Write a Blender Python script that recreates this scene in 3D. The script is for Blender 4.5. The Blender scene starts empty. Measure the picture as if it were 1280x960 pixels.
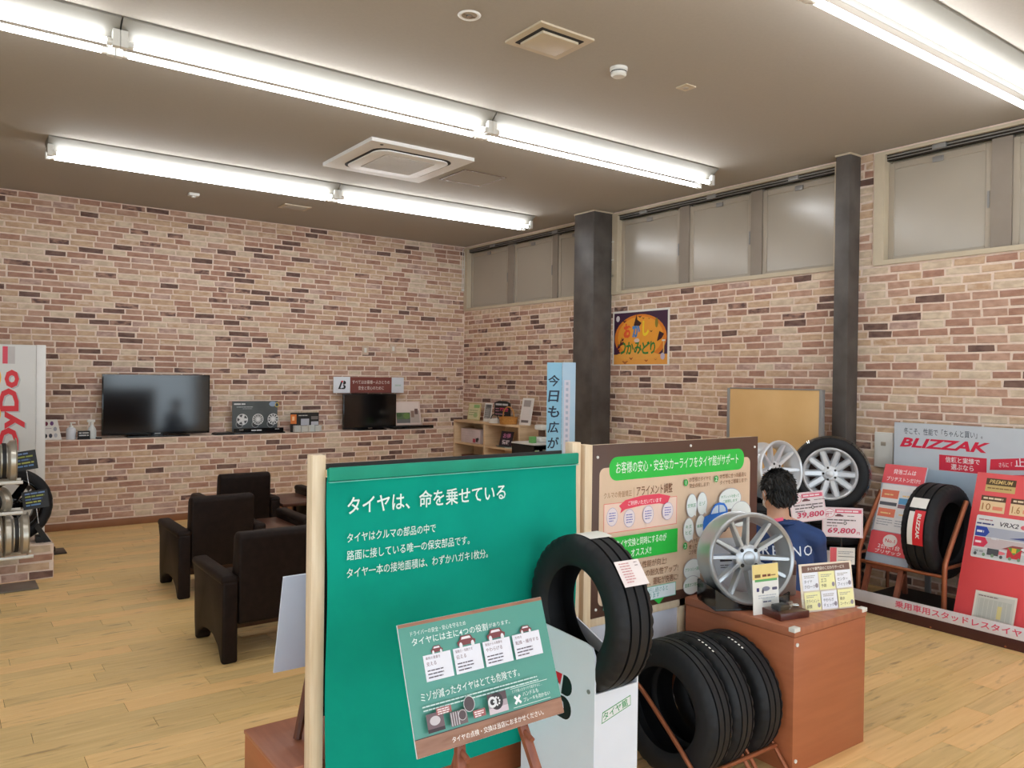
import bpy, bmesh, math, random
from mathutils import Matrix, Vector

random.seed(7)
S = bpy.context.scene
COL = S.collection
PI = math.pi

# ------------------------------------------------------------------ camera
F_PX = 987.7
cam_d = bpy.data.cameras.new('camera')
cam_d.sensor_fit = 'HORIZONTAL'
cam_d.sensor_width = 36.0
cam_d.lens = 36.0 * F_PX / 1280.0
cam_d.clip_start = 0.02
cam = bpy.data.objects.new('camera', cam_d)
COL.objects.link(cam)
_yaw, _pit, _rol = (math.radians(a) for a in (36.155, -0.478, 0.732))
_f = Vector((math.sin(_yaw) * math.cos(_pit), math.cos(_yaw) * math.cos(_pit), math.sin(_pit)))
_r = Vector((math.cos(_yaw), -math.sin(_yaw), 0))
_u = _r.cross(_f)
_r, _u = _r * math.cos(_rol) + _u * math.sin(_rol), _u * math.cos(_rol) - _r * math.sin(_rol)
CAM = Vector((0, 0, 1.62))
cam.matrix_world = Matrix(((_r.x, _u.x, -_f.x, CAM.x), (_r.y, _u.y, -_f.y, CAM.y), (_r.z, _u.z, -_f.z, CAM.z), (0, 0, 0, 1)))
S.camera = cam

# ------------------------------------------------------------------ world, exposure
w = bpy.data.worlds.new('daylight')
S.world = w
w.use_nodes = True
bg = w.node_tree.nodes['Background']
bg.inputs[0].default_value = (0.80, 0.90, 1.0, 1)
bg.inputs[1].default_value = 3.3
S.view_settings.view_transform = 'Standard'
S.view_settings.look = 'None'
S.view_settings.gamma = 1.0
S.view_settings.use_curve_mapping = False
S.view_settings.exposure = 0.32
TUBE_STRENGTH = 17.0

# ------------------------------------------------------------------ room numbers (metres)
YA, YL, XB, ZC = 9.46, 9.18, 6.06, 3.455     # back wall, its ledge face, window wall, ceiling
XL, YF = -2.8, -3.2                            # left wall, front wall behind the viewer
LEDGE = 0.92

# ------------------------------------------------------------------ materials
def lin(c):
    return tuple(((v / 255) / 12.92 if v / 255 <= 0.04045 else ((v / 255 + 0.055) / 1.055) ** 2.4) for v in c)

MATS = {}
def mat(name, rgb, rough=0.5, metal=0.0, var=0.06, scale=8.0, stretch=(1, 1, 1), rgb2=None, bump=0.0, coat=0.0, spec=0.5, detail=4.0, emit=0.0, lo=0.35, hi=0.65):
    if name in MATS:
        return MATS[name]
    m = bpy.data.materials.new(name)
    m.use_nodes = True
    nt = m.node_tree
    b = nt.nodes['Principled BSDF']
    c1 = lin(rgb)
    c2 = lin(rgb2) if rgb2 else tuple(max(0, v * (1 - var * 2)) for v in c1)
    geo = nt.nodes.new('ShaderNodeNewGeometry')
    mp = nt.nodes.new('ShaderNodeMapping')
    mp.inputs['Scale'].default_value = stretch
    nz = nt.nodes.new('ShaderNodeTexNoise')
    nz.inputs['Scale'].default_value = scale
    nz.inputs['Detail'].default_value = detail
    rp = nt.nodes.new('ShaderNodeMapRange')
    rp.inputs['From Min'].default_value = lo
    rp.inputs['From Max'].default_value = hi
    mx = nt.nodes.new('ShaderNodeMix')
    mx.data_type = 'RGBA'
    mx.inputs['A'].default_value = (*c1, 1)
    mx.inputs['B'].default_value = (*c2, 1)
    L = nt.links.new
    L(geo.outputs['Position'], mp.inputs['Vector'])
    L(mp.outputs['Vector'], nz.inputs['Vector'])
    L(nz.outputs['Fac'], rp.inputs['Value'])
    L(rp.outputs['Result'], mx.inputs['Factor'])
    L(mx.outputs['Result'], b.inputs['Base Color'])
    b.inputs['Roughness'].default_value = rough
    b.inputs['Metallic'].default_value = metal
    b.inputs['Specular IOR Level'].default_value = spec
    if coat:
        b.inputs['Coat Weight'].default_value = coat
        b.inputs['Coat Roughness'].default_value = 0.08
    if bump:
        bp = nt.nodes.new('ShaderNodeBump')
        bp.inputs['Strength'].default_value = bump
        bp.inputs['Distance'].default_value = 0.004
        L(nz.outputs['Fac'], bp.inputs['Height'])
        L(bp.outputs['Normal'], b.inputs['Normal'])
    if emit:
        b.inputs['Emission Color'].default_value = (*c1, 1)
        b.inputs['Emission Strength'].default_value = emit
    MATS[name] = m
    return m

def flat(rgb, rough=0.45):
    """printing ink of one colour"""
    return mat('ink_%02x%02x%02x' % tuple(rgb), rgb, rough, var=0.015, scale=20)

def tube_mat():
    m = bpy.data.materials.new('lit_tube')
    m.use_nodes = True
    nt = m.node_tree
    nt.nodes.clear()
    o = nt.nodes.new('ShaderNodeOutputMaterial')
    e = nt.nodes.new('ShaderNodeEmission')
    e.inputs[0].default_value = (0.94, 0.97, 1.0, 1)
    e.inputs[1].default_value = TUBE_STRENGTH
    nt.links.new(e.outputs[0], o.inputs[0])
    return m

def clear_mat(name, tint=(1, 1, 1), refl=0.12):
    m = bpy.data.materials.new(name)
    m.use_nodes = True
    nt = m.node_tree
    nt.nodes.clear()
    o = nt.nodes.new('ShaderNodeOutputMaterial')
    t = nt.nodes.new('ShaderNodeBsdfTransparent')
    t.inputs[0].default_value = (*tint, 1)
    g = nt.nodes.new('ShaderNodeBsdfGlossy')
    g.inputs['Roughness'].default_value = 0.02
    x = nt.nodes.new('ShaderNodeMixShader')
    x.inputs[0].default_value = refl
    nt.links.new(t.outputs[0], x.inputs[1])
    nt.links.new(g.outputs[0], x.inputs[2])
    nt.links.new(x.outputs[0], o.inputs[0])
    return m

M_TUBE = tube_mat()
M_GLASS = clear_mat('clear_glass', (0.95, 0.97, 0.97), 0.08)
M_ACRYL = clear_mat('clear_acrylic', (0.97, 0.98, 0.98), 0.10)
M_WRAP = clear_mat('clear_wrap', (0.98, 0.98, 0.98), 0.16)
M_CEIL = mat('ceiling_paper', (174, 167, 157), 0.9, var=0.015, scale=60, bump=0.05)
M_PLASTER = mat('plain_wall', (214, 205, 192), 0.9, var=0.02, scale=30)
M_MORTAR = mat('mortar', (240, 218, 202), 0.9, var=0.05, scale=30)
M_CREAM = mat('cream_wood_trim', (205, 190, 165), 0.5, var=0.03, scale=10)
M_SASH = mat('sash_metal', (176, 164, 148), 0.4, var=0.02)
M_PANE = mat('frosted_pane', (176, 166, 152), 0.22, var=0.03, scale=1.2, spec=0.6)
M_SHUT = mat('grey_shade', (150, 138, 126), 0.6, var=0.03)
M_STEEL = mat('steel', (200, 200, 200), 0.25, 1.0, var=0.04)
M_DARKSTEEL = mat('dark_steel', (70, 66, 62), 0.35, 0.8, var=0.06)
M_PILLAR = mat('pillar_marbled', (98, 92, 88), 0.5, rgb2=(68, 62, 59), scale=5, detail=8, lo=0.3, hi=0.75)
M_HOUSING = mat('cream_housing', (128, 124, 115), 0.5, var=0.02)
M_WHITE = mat('white_paint', (235, 233, 230), 0.45, var=0.02)
M_WHITEBOARD = mat('white_board', (226, 230, 238), 0.35, var=0.01)
M_LEATHER = mat('brown_leather', (37, 27, 24), 0.5, rgb2=(30, 22, 19), scale=25, bump=0.12, spec=0.12)
M_DARKWOOD = mat('dark_table_wood', (96, 58, 42), 0.3, rgb2=(70, 40, 30), scale=4, stretch=(1, 12, 12))
M_PINE = mat('pale_pine', (236, 214, 184), 0.5, rgb2=(224, 198, 164), scale=5, stretch=(12, 12, 0.8))
M_BROWNBOX = mat('brown_laminate', (176, 104, 68), 0.42, rgb2=(164, 94, 60), scale=2.5, stretch=(1, 1, 10), lo=0.3, hi=0.7)
M_BROWNTOP = mat('brown_top', (178, 112, 82), 0.4, rgb2=(160, 96, 70), scale=3, stretch=(10, 1, 1))
M_EASEL = mat('easel_wood', (150, 86, 62), 0.45, rgb2=(128, 70, 50), scale=6, stretch=(6, 6, 1))
M_GREEN = mat('green_cloth', (10, 160, 138), 0.85, spec=0.15, rgb2=(8, 150, 130), scale=3)
M_RUBBER = mat('tyre_rubber', (31, 31, 34), 0.55, var=0.08, scale=30, spec=0.3)
M_RUBBERM = mat('tyre_moulding', (58, 58, 60), 0.6, var=0.05)
M_SILVER = mat('silver_alloy', (188, 190, 193), 0.32, 0.62, var=0.02)
M_SILVER2 = mat('bright_alloy', (222, 224, 228), 0.32, 0.35, var=0.02)
M_DARKHOLE = mat('dark_cavity', (38, 36, 36), 0.7, var=0.05)
M_COPPER = mat('copper_tube', (166, 98, 66), 0.32, 0.45, var=0.06)
M_BLACK = mat('gloss_black', (18, 18, 20), 0.12, var=0.02)
M_BLACKM = mat('matt_black', (26, 25, 26), 0.5, var=0.04)
M_SCREEN = mat('screen_glass', (8, 8, 10), 0.09, var=0.0, spec=0.9)
M_TAN = mat('tan_board', (226, 184, 126), 0.6, rgb2=(216, 172, 112), scale=2)
M_GREYMETAL = mat('grey_metal', (150, 148, 146), 0.4, 0.3, var=0.04)
M_SHELF = mat('pale_birch', (222, 190, 152), 0.5, rgb2=(210, 176, 138), scale=4, stretch=(1, 1, 8))
M_VEND = mat('vending_white', (214, 212, 208), 0.35, var=0.02, scale=3)
M_PAPER = mat('paper', (238, 234, 228), 0.6, var=0.015)
M_BASKET = mat('basket', (206, 146, 74), 0.6, rgb2=(180, 118, 54), scale=60)
M_PLASTIC = mat('white_plastic', (230, 228, 222), 0.35, var=0.01)

# ------------------------------------------------------------------ mesh builder
class MB:
    def __init__(self):
        self.v, self.f, self.m, self.s = [], [], [], []
    def add(self, verts, faces, mi=0, mx=None, smooth=False):
        o = len(self.v)
        for p in verts:
            p = Vector(p)
            self.v.append(tuple(mx @ p) if mx else tuple(p))
        for f in faces:
            self.f.append([i + o for i in f])
            self.m.append(mi)
            self.s.append(smooth)
        return self
    def box(self, x0, y0, z0, x1, y1, z1, mi=0, mx=None, bev=0.0, seg=2):
        if bev:
            bm = bmesh.new()
            bmesh.ops.create_cube(bm, size=1)
            for vv in bm.verts:
                vv.co = Vector(((x0 + x1) / 2 + vv.co.x * (x1 - x0), (y0 + y1) / 2 + vv.co.y * (y1 - y0), (z0 + z1) / 2 + vv.co.z * (z1 - z0)))
            bmesh.ops.bevel(bm, geom=bm.edges[:], offset=bev, segments=seg, affect='EDGES', profile=0.5)
            return self.addbm(bm, mi, mx, True)
        vs = [(x0, y0, z0), (x1, y0, z0), (x1, y1, z0), (x0, y1, z0), (x0, y0, z1), (x1, y0, z1), (x1, y1, z1), (x0, y1, z1)]
        fs = [(0, 3, 2, 1), (4, 5, 6, 7), (0, 1, 5, 4), (1, 2, 6, 5), (2, 3, 7, 6), (3, 0, 4, 7)]
        return self.add(vs, fs, mi, mx)
    def addbm(self, bm, mi=0, mx=None, smooth=False):
        bm.verts.index_update()
        vs = [tuple(v.co) for v in bm.verts]
        fs = [[v.index for v in f.verts] for f in bm.faces]
        bm.free()
        return self.add(vs, fs, mi, mx, smooth)
    def prism(self, pts, a, b, axis='y', mi=0, mx=None, bev=0.0, seg=2):
        """polygon (2D) extruded along an axis: axis y -> pts are (x,z); x -> (y,z); z -> (x,y)"""
        def P(p, t):
            return {'y': (p[0], t, p[1]), 'x': (t, p[0], p[1]), 'z': (p[0], p[1], t)}[axis]
        n = len(pts)
        bm = bmesh.new()
        A = [bm.verts.new(P(p, a)) for p in pts]
        B = [bm.verts.new(P(p, b)) for p in pts]
        bm.faces.new(A)
        bm.faces.new(B[::-1])
        for i in range(n):
            bm.faces.new((A[i], B[i], B[(i + 1) % n], A[(i + 1) % n]))
        bmesh.ops.recalc_face_normals(bm, faces=bm.faces[:])
        if bev:
            bmesh.ops.bevel(bm, geom=bm.edges[:], offset=bev, segments=seg, affect='EDGES', profile=0.5)
        return self.addbm(bm, mi, mx, bool(bev))
    def lathe(self, prof, n=48, axis='y', mi=0, mx=None, closed=False, smooth=True, mod=None):
        """prof: list of (r, h); revolved about the axis"""
        k = len(prof)
        vs = []
        for j in range(n):
            a = 2 * PI * j / n
            for i, (r, h) in enumerate(prof):
                if mod:
                    r = mod(i, j, r)
                c, s = r * math.cos(a), r * math.sin(a)
                vs.append({'y': (c, h, s), 'z': (c, s, h), 'x': (h, c, s)}[axis])
        fs = []
        for j in range(n):
            j2 = (j + 1) % n
            for i in range(k if closed else k - 1):
                i2 = (i + 1) % k
                fs.append((j * k + i, j2 * k + i, j2 * k + i2, j * k + i2))
        return self.add(vs, fs, mi, mx, smooth)
    def cyl(self, p, q, r, r2=None, n=14, mi=0, mx=None, cap=True):
        p, q = Vector(p), Vector(q)
        r2 = r if r2 is None else r2
        d = (q - p).normalized()
        a = d.orthogonal().normalized()
        b = d.cross(a)
        vs = []
        for i in range(n):
            t = 2 * PI * i / n
            e = a * math.cos(t) + b * math.sin(t)
            vs += [tuple(p + e * r), tuple(q + e * r2)]
        fs = [(2 * i, 2 * ((i + 1) % n), 2 * ((i + 1) % n) + 1, 2 * i + 1) for i in range(n)]
        self.add(vs, fs, mi, mx, True)
        if cap:
            self.add([vs[2 * i] for i in range(n)], [tuple(range(n))[::-1]], mi, mx)
            self.add([vs[2 * i + 1] for i in range(n)], [tuple(range(n))], mi, mx)
        return self
    def tube(self, pts, r, n=10, mi=0, mx=None, smoothpath=0):
        P = [Vector(p) for p in pts]
        for _ in range(smoothpath):
            Q = [P[0]]
            for i in range(len(P) - 1):
                Q += [P[i] * 0.75 + P[i + 1] * 0.25, P[i] * 0.25 + P[i + 1] * 0.75]
            P = Q + [P[-1]]
        vs, fs = [], []
        a = None
        for i, p in enumerate(P):
            d = (P[min(i + 1, len(P) - 1)] - P[max(i - 1, 0)]).normalized()
            a = d.orthogonal().normalized() if a is None else (a - d * a.dot(d)).normalized()
            b = d.cross(a)
            for k in range(n):
                t = 2 * PI * k / n
                vs.append(tuple(p + (a * math.cos(t) + b * math.sin(t)) * r))
        for i in range(len(P) - 1):
            for k in range(n):
                fs.append((i * n + k, i * n + (k + 1) % n, (i + 1) * n + (k + 1) % n, (i + 1) * n + k))
        fs += [tuple(range(n))[::-1], tuple((len(P) - 1) * n + k for k in range(n))]
        return self.add(vs, fs, mi, mx, True)
    def ball(self, c, r, mi=0, mx=None, n=16, m=10):
        rx, ry, rz = r if isinstance(r, (tuple, list)) else (r, r, r)
        vs = [(c[0], c[1], c[2] - rz)]
        for i in range(1, m):
            t = -PI / 2 + PI * i / m
            for j in range(n):
                a = 2 * PI * j / n
                vs.append((c[0] + rx * math.cos(t) * math.cos(a), c[1] + ry * math.cos(t) * math.sin(a), c[2] + rz * math.sin(t)))
        vs.append((c[0], c[1], c[2] + rz))
        fs = [(0, 1 + (j + 1) % n, 1 + j) for j in range(n)]
        for i in range(m - 2):
            for j in range(n):
                fs.append((1 + i * n + j, 1 + i * n + (j + 1) % n, 1 + (i + 1) * n + (j + 1) % n, 1 + (i + 1) * n + j))
        e = len(vs) - 1
        fs += [(e, 1 + (m - 2) * n + j, 1 + (m - 2) * n + (j + 1) % n) for j in range(n)]
        return self.add(vs, fs, mi, mx, True)
    def mesh(self, name, mats):
        me = bpy.data.meshes.new(name)
        me.from_pydata(self.v, [], self.f)
        for m in (mats if isinstance(mats, (list, tuple)) else [mats]):
            me.materials.append(m)
        me.polygons.foreach_set('material_index', self.m)
        me.polygons.foreach_set('use_smooth', self.s)
        me.update()
        if any(self.s):
            try:
                me.set_sharp_from_angle(angle=math.radians(40))
            except Exception:
                pass
        return me
    def build(self, name, mats, parent=None, loc=None, rot=None):
        o = bpy.data.objects.new(name, self.mesh(name, mats))
        COL.objects.link(o)
        if parent:
            o.parent = parent
        if loc:
            o.location = loc
        if rot:
            o.rotation_euler = rot
        return o

def tag(o, label, cat, group=None):
    o['label'] = label
    o['category'] = cat
    if group:
        o['group'] = group
    return o

def thing(name, label, cat, loc=(0, 0, 0), rot=0.0, group=None):
    o = bpy.data.objects.new(name, None)
    COL.objects.link(o)
    o.location = loc
    o.rotation_euler = rot if isinstance(rot, (tuple, list)) else (0, 0, rot)
    o.empty_display_size = 0.1
    return tag(o, label, cat, group)

def struct(o):
    o['kind'] = 'structure'
    return o

def copy_tree(o, parent=None):
    c = o.copy()
    COL.objects.link(c)
    c.parent = parent
    for ch in list(o.children):
        copy_tree(ch, c)
    return c

def box_part(name, b, m, parent=None, bev=0.0):
    return MB().box(*b, bev=bev).build(name, m, parent)

# ------------------------------------------------------------------ flat print on a surface
def text_mesh(s, bold=0.0, shear=0.0, space=1.0):
    cu = bpy.data.curves.new('t', 'FONT')
    cu.body = s
    cu.size = 1.0
    cu.dimensions = '2D'
    cu.fill_mode = 'BOTH'
    cu.resolution_u = 2
    cu.offset = bold
    cu.shear = shear
    cu.space_character = space
    ob = bpy.data.objects.new('t', cu)
    me = bpy.data.meshes.new_from_object(ob)
    vs = [tuple(v.co) for v in me.vertices]
    fs = [list(p.vertices) for p in me.polygons]
    bpy.data.objects.remove(ob)
    bpy.data.curves.remove(cu)
    bpy.data.meshes.remove(me)
    return vs, fs

class Print:
    """flat printing in the local XZ plane of a part, facing -Y"""
    def __init__(self, y=0.0, name='print'):
        self.mb, self.y, self.k, self.mats, self.name, self.texts = MB(), y, 0, [], name, []
    def mi(self, rgb):
        m = rgb if isinstance(rgb, bpy.types.Material) else flat(rgb)
        if m not in self.mats:
            self.mats.append(m)
        return self.mats.index(m)
    def poly(self, pts, rgb):
        self.k += 1
        y = self.y - 0.0004 - 0.00012 * self.k
        a = sum(pts[i][0] * pts[(i + 1) % len(pts)][1] - pts[(i + 1) % len(pts)][0] * pts[i][1] for i in range(len(pts)))
        if a < 0:
            pts = pts[::-1]
        self.mb.add([(p[0], y, p[1]) for p in pts], [tuple(range(len(pts)))], self.mi(rgb))
        return self
    def rect(self, x0, z0, x1, z1, rgb, r=0.0):
        if r:
            pts = []
            for cx, cz, a0 in ((x1 - r, z0 + r, -90), (x1 - r, z1 - r, 0), (x0 + r, z1 - r, 90), (x0 + r, z0 + r, 180)):
                for k in range(6):
                    a = math.radians(a0 + 18 * k)
                    pts.append((cx + r * math.cos(a), cz + r * math.sin(a)))
            return self.poly(pts, rgb)
        return self.poly([(x0, z0), (x1, z0), (x1, z1), (x0, z1)], rgb)
    def oval(self, cx, cz, rx, rz, rgb, n=24, rot=0.0):
        c, s = math.cos(rot), math.sin(rot)
        return self.poly([(cx + rx * math.cos(2 * PI * i / n) * c - rz * math.sin(2 * PI * i / n) * s, cz + rx * math.cos(2 * PI * i / n) * s + rz * math.sin(2 * PI * i / n) * c) for i in range(n)], rgb)
    def ring(self, cx, cz, r0, r1, rgb, n=28, sq=1.0):
        self.k += 1
        y = self.y - 0.0004 - 0.00012 * self.k
        vs, fs = [], []
        for i in range(n):
            a = 2 * PI * i / n
            vs += [(cx + r0 * math.cos(a), y, cz + r0 * sq * math.sin(a)), (cx + r1 * math.cos(a), y, cz + r1 * sq * math.sin(a))]
            j = (i + 1) % n
            fs.append((2 * i, 2 * i + 1, 2 * j + 1, 2 * j))
        self.mb.add(vs, fs, self.mi(rgb))
        return self
    def frame(self, x0, z0, x1, z1, t, rgb):
        self.rect(x0, z0, x1, z0 + t, rgb).rect(x0, z1 - t, x1, z1, rgb)
        return self.rect(x0, z0, x0 + t, z1, rgb).rect(x1 - t, z0, x1, z1, rgb)
    def bars(self, x0, z, w, h, n, pitch, rgb, jag=True):
        """lines of print too small to read"""
        rr = random.Random(int(x0 * 9999) + int(z * 777))
        for i in range(n):
            x = x0
            end = x0 + w * (rr.uniform(0.6, 1.0) if jag and i == n - 1 else 1)
            while x < end - 1e-4:
                l = min(end - x, rr.uniform(2.0, 6.0) * h)
                self.rect(x, z - i * pitch, x + l, z - i * pitch + h, rgb)
                x += l + h * 0.5
        return self
    def text(self, s, x, z, h, rgb, w=None, align='L', bold=0.0, shear=0.0, rot=0.0, space=1.0, high=None):
        """h = em size; w = forced width; z = baseline; high = forced height of the ink"""
        vs, fs = text_mesh(s, bold, shear, space)
        if not vs:
            return self
        xa, xb = min(v[0] for v in vs), max(v[0] for v in vs)
        za, zb = min(v[1] for v in vs), max(v[1] for v in vs)
        kx = w / (xb - xa) if w else h
        kz = h
        if high:
            kz = high / (zb - za)
        W = (xb - xa) * kx
        off = {'L': 0, 'C': -W / 2, 'R': -W}[align]
        self.k += 1
        y = self.y - 0.0004 - 0.00012 * self.k
        zbase = za if high else 0
        c, sn = math.cos(rot), math.sin(rot)
        out = []
        for v in vs:
            a, b = (v[0] - xa) * kx + off, (v[1] - zbase) * kz
            out.append((x + a * c - b * sn, y, z + a * sn + b * c))
        self.texts.append((MB().add(out, fs), rgb if isinstance(rgb, bpy.types.Material) else flat(rgb)))
        return self
    def build(self, parent, name=None):
        made = []
        if self.mb.v:
            made.append(self.mb.build(name or self.name, self.mats, parent))
        for mb, m in self.texts:
            made.append(mb.build('lettering', m, parent))
        return made

def respace(P, x0, W, k):
    """shift the printed items of a layout towards the left edge, each keeping straight sides"""
    g = lambda x: x0 + W * ((x - x0) / W) / (k - (k - 1) * (x - x0) / W)
    def fix(mb, groups):
        for idx in groups:
            xs = [mb.v[i][0] for i in idx]
            a, b = min(xs), max(xs)
            ga, gb = g(a), g(b)
            s = (gb - ga) / (b - a) if b > a else 1
            for i in set(idx):
                v = mb.v[i]
                mb.v[i] = (ga + (v[0] - a) * s, v[1], v[2])
    fix(P.mb, P.mb.f)
    for mb, m in P.texts:
        fix(mb, [list(range(len(mb.v)))])

def b_logo(P, x, z, s):
    """black letter mark with a red wedge"""
    def q(pts, c):
        P.poly([(x + a * s, z + b * s) for a, b in pts], c)
    def arc(cx, cz, rx, rz, a0, a1, n=10):
        return [(cx + rx * math.cos(math.radians(a0 + (a1 - a0) * i / n)), cz + rz * math.sin(math.radians(a0 + (a1 - a0) * i / n))) for i in range(n + 1)]
    q([(0.0, 0.0), (0.42, 0.0), (0.30, 0.16), (0.62, 0.98), (0.40, 0.98)], (20, 20, 22))
    q([(0.62, 0.55)] + arc(0.78, 0.77, 0.22, 0.23, -90, 90) + [(0.70, 1.0)], (20, 20, 22))
    q([(0.36, 0.0)] + arc(0.72, 0.25, 0.26, 0.26, -90, 90) + [(0.60, 0.5), (0.64, 0.4), (0.70, 0.36), (0.72, 0.24), (0.66, 0.14), (0.42, 0.13)], (20, 20, 22))
    q([(0.36, 1.0), (0.66, 1.0), (0.58, 0.72)], (222, 32, 52))

# ================================================================== the setting
def px(p):
    q = Vector(p) - CAM
    d = q.dot(_f)
    if d <= 0.1:
        return None
    return 640 + F_PX * q.dot(_r) / d, 480 - F_PX * q.dot(_u) / d, d

def shown(p, mar=0):
    a = px(p)
    if a is None or not (-mar < a[0] < 1280 + mar and -mar < a[1] < 960 + mar):
        return 0.0
    return 1.0 / a[2]

# ---- floor of wooden planks
floor = struct(box_part('floor', (XL - 0.1, YF - 0.1, -0.12, XB + 0.1, YA + 0.1, -0.003), mat('floor_joint', (92, 64, 40), 0.8)))
PL_COL = [((250, 210, 148), (236, 194, 130)), ((238, 204, 142), (222, 186, 122)), ((244, 208, 146), (230, 192, 128)), ((236, 202, 142), (218, 184, 124)), ((250, 208, 146), (240, 196, 132)), ((232, 200, 142), (216, 182, 122))]
def oak(i, a, b):
    m = mat('oak_plank_tone_%d' % i, a, 0.36, rgb2=b, scale=3.0, stretch=(0.9, 15, 1), detail=7, lo=0.32, hi=0.68, spec=0.4)
    nt = m.node_tree
    L = nt.links.new
    p = nt.nodes['Principled BSDF']
    src = p.inputs['Base Color'].links[0].from_socket
    geo = nt.nodes.new('ShaderNodeNewGeometry')
    mp = nt.nodes.new('ShaderNodeMapping')
    mp.inputs['Scale'].default_value = (3.2, 17, 1)
    mp.inputs['Location'].default_value = (i * 3.7, i * 1.9, 0)
    nz = nt.nodes.new('ShaderNodeTexNoise')
    nz.inputs['Scale'].default_value = 1.5
    nz.inputs['Detail'].default_value = 3
    rp = nt.nodes.new('ShaderNodeMapRange')
    rp.inputs['From Min'].default_value = 0.60
    rp.inputs['From Max'].default_value = 0.74
    rp.inputs['To Max'].default_value = 0.7
    mx = nt.nodes.new('ShaderNodeMix')
    mx.data_type = 'RGBA'
    mx.inputs['B'].default_value = (*lin((150, 112, 74)), 1)
    L(geo.outputs['Position'], mp.inputs['Vector']); L(mp.outputs['Vector'], nz.inputs['Vector']); L(nz.outputs['Fac'], rp.inputs['Value'])
    L(rp.outputs['Result'], mx.inputs['Factor']); L(src, mx.inputs['A']); L(mx.outputs['Result'], p.inputs['Base Color'])
    return m
PL_MAT = [oak(i, a, b) for i, (a, b) in enumerate(PL_COL)]
PW, PLEN = 0.126, 0.92
planks = []
ny = int((YA - YF) / PW) + 1
for j in range(ny):
    y0 = YF + j * PW
    y1 = min(y0 + PW, YA)
    x = XL - random.uniform(0, PLEN)
    while x < XB:
        a, b = max(x, XL), min(x + PLEN, XB)
        if b - a > 0.04:
            planks.append((a, b, y0, y1, random.randrange(6)))
        x += PLEN
def plank_rank(p):
    s = shown(((p[0] + p[1]) / 2, (p[2] + p[3]) / 2, 0), 60)
    if p[0] > 1.0 and p[1] < 3.4 and p[2] > 2.5 and p[3] < 6:     # behind the display panels
        s *= 0.3
    return s
planks.sort(key=plank_rank, reverse=True)
def frustum(L, H, d, ch, y0=0.0, jit=0.0, rnd=random):
    """a slab L x H in XZ standing proud of y=0 by d towards -Y, with chamfered edges"""
    j = lambda: rnd.uniform(-jit, jit)
    o = [(-L / 2 + j(), 0, -H / 2 + j()), (L / 2 + j(), 0, -H / 2 + j()), (L / 2 + j(), 0, H / 2 + j()), (-L / 2 + j(), 0, H / 2 + j())]
    i = [(p[0] - math.copysign(ch, p[0]), -d, p[2] - math.copysign(ch, p[2])) for p in o]
    return o + i, [(4, 5, 6, 7), (0, 1, 5, 4), (1, 2, 6, 5), (2, 3, 7, 6), (3, 0, 4, 7)]
pl_mesh = {}
def plank_mesh(k, L, W):
    key = (k, round(L, 3), round(W, 3))
    if key not in pl_mesh:
        vs, fs = frustum(L - 0.0015, W - 0.0015, 0.003, 0.0012)
        mb = MB().add([(v[0], v[2], -v[1] - 0.003) for v in vs], fs)
        pl_mesh[key] = mb.mesh('plank', PL_MAT[k])
    return pl_mesh[key]
rest = MB()
for n, (a, b, y0, y1, k) in enumerate(planks):
    L, W = b - a, y1 - y0
    c = ((a + b) / 2, (y0 + y1) / 2, 0.0)
    if n < 300:
        o = bpy.data.objects.new('plank', plank_mesh(k, L, W))
        COL.objects.link(o)
        o.location = c
        o.parent = floor
    else:
        vs, fs = frustum(L - 0.0015, W - 0.0015, 0.003, 0.0012)
        rest.add([(v[0] + c[0], v[2] + c[1], -v[1] - 0.003) for v in vs], fs, k)
o = rest.build('planks_beyond', PL_MAT, floor)
o['kind'] = 'stuff'

# ---- brick-faced walls
BRK = [((214, 184, 154), (196, 162, 134)), ((200, 162, 142), (182, 144, 124)), ((184, 142, 122), (166, 124, 106)), ((224, 204, 180), (204, 182, 158)), ((196, 160, 130), (220, 194, 170)), ((104, 78, 70), (128, 100, 90)), ((180, 142, 124), (106, 80, 74)), ((204, 172, 158), (174, 142, 130))]
BW = [0.22, 0.21, 0.17, 0.13, 0.1, 0.075, 0.04, 0.06]
BRK_MAT = [mat('brick_tone_%d' % i, a, 0.85, rgb2=b, scale=14, stretch=(1, 1, 2), detail=6, lo=0.38, hi=0.62) for i, (a, b) in enumerate(BRK)]
CP, JT = 0.0635, 0.0140
def lay(u0, u1, v0, v1, seed, cp=CP, lmin=0.17, lmax=0.25, skip=None):
    """bricks of a rectangle: (u centre, v centre, length, height, tone)"""
    rr = random.Random(seed)
    out = []
    n = max(1, round((v1 - v0) / cp))
    h = (v1 - v0) / n
    for j in range(n):
        vc = v0 + (j + 0.5) * h
        u = u0 - rr.uniform(0, 0.2)
        last = -1
        while u < u1:
            L = rr.uniform(lmin, lmax)
            a, b = max(u, u0), min(u + L, u1)
            k = rr.choices(range(8), BW)[0]
            if k == 5 and last == 5:
                k = 1
            last = k
            if b - a > 0.03 and not (skip and skip((a + b) / 2, vc)):
                out.append(((a + b) / 2, vc, b - a - JT, h - JT, k))
            u += L
    return out
brick_meshes = {}
def brick_mesh(k, L, H):
    L5 = round(L / 0.01) * 0.01
    key = (k, L5, round(H, 4))
    if key not in brick_meshes:
        vs, fs = frustum(L5, H, 0.004, 0.003, jit=0.0035)
        brick_meshes[key] = MB().add(vs, fs).mesh('brick', BRK_MAT[k])
    return brick_meshes[key]
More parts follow.
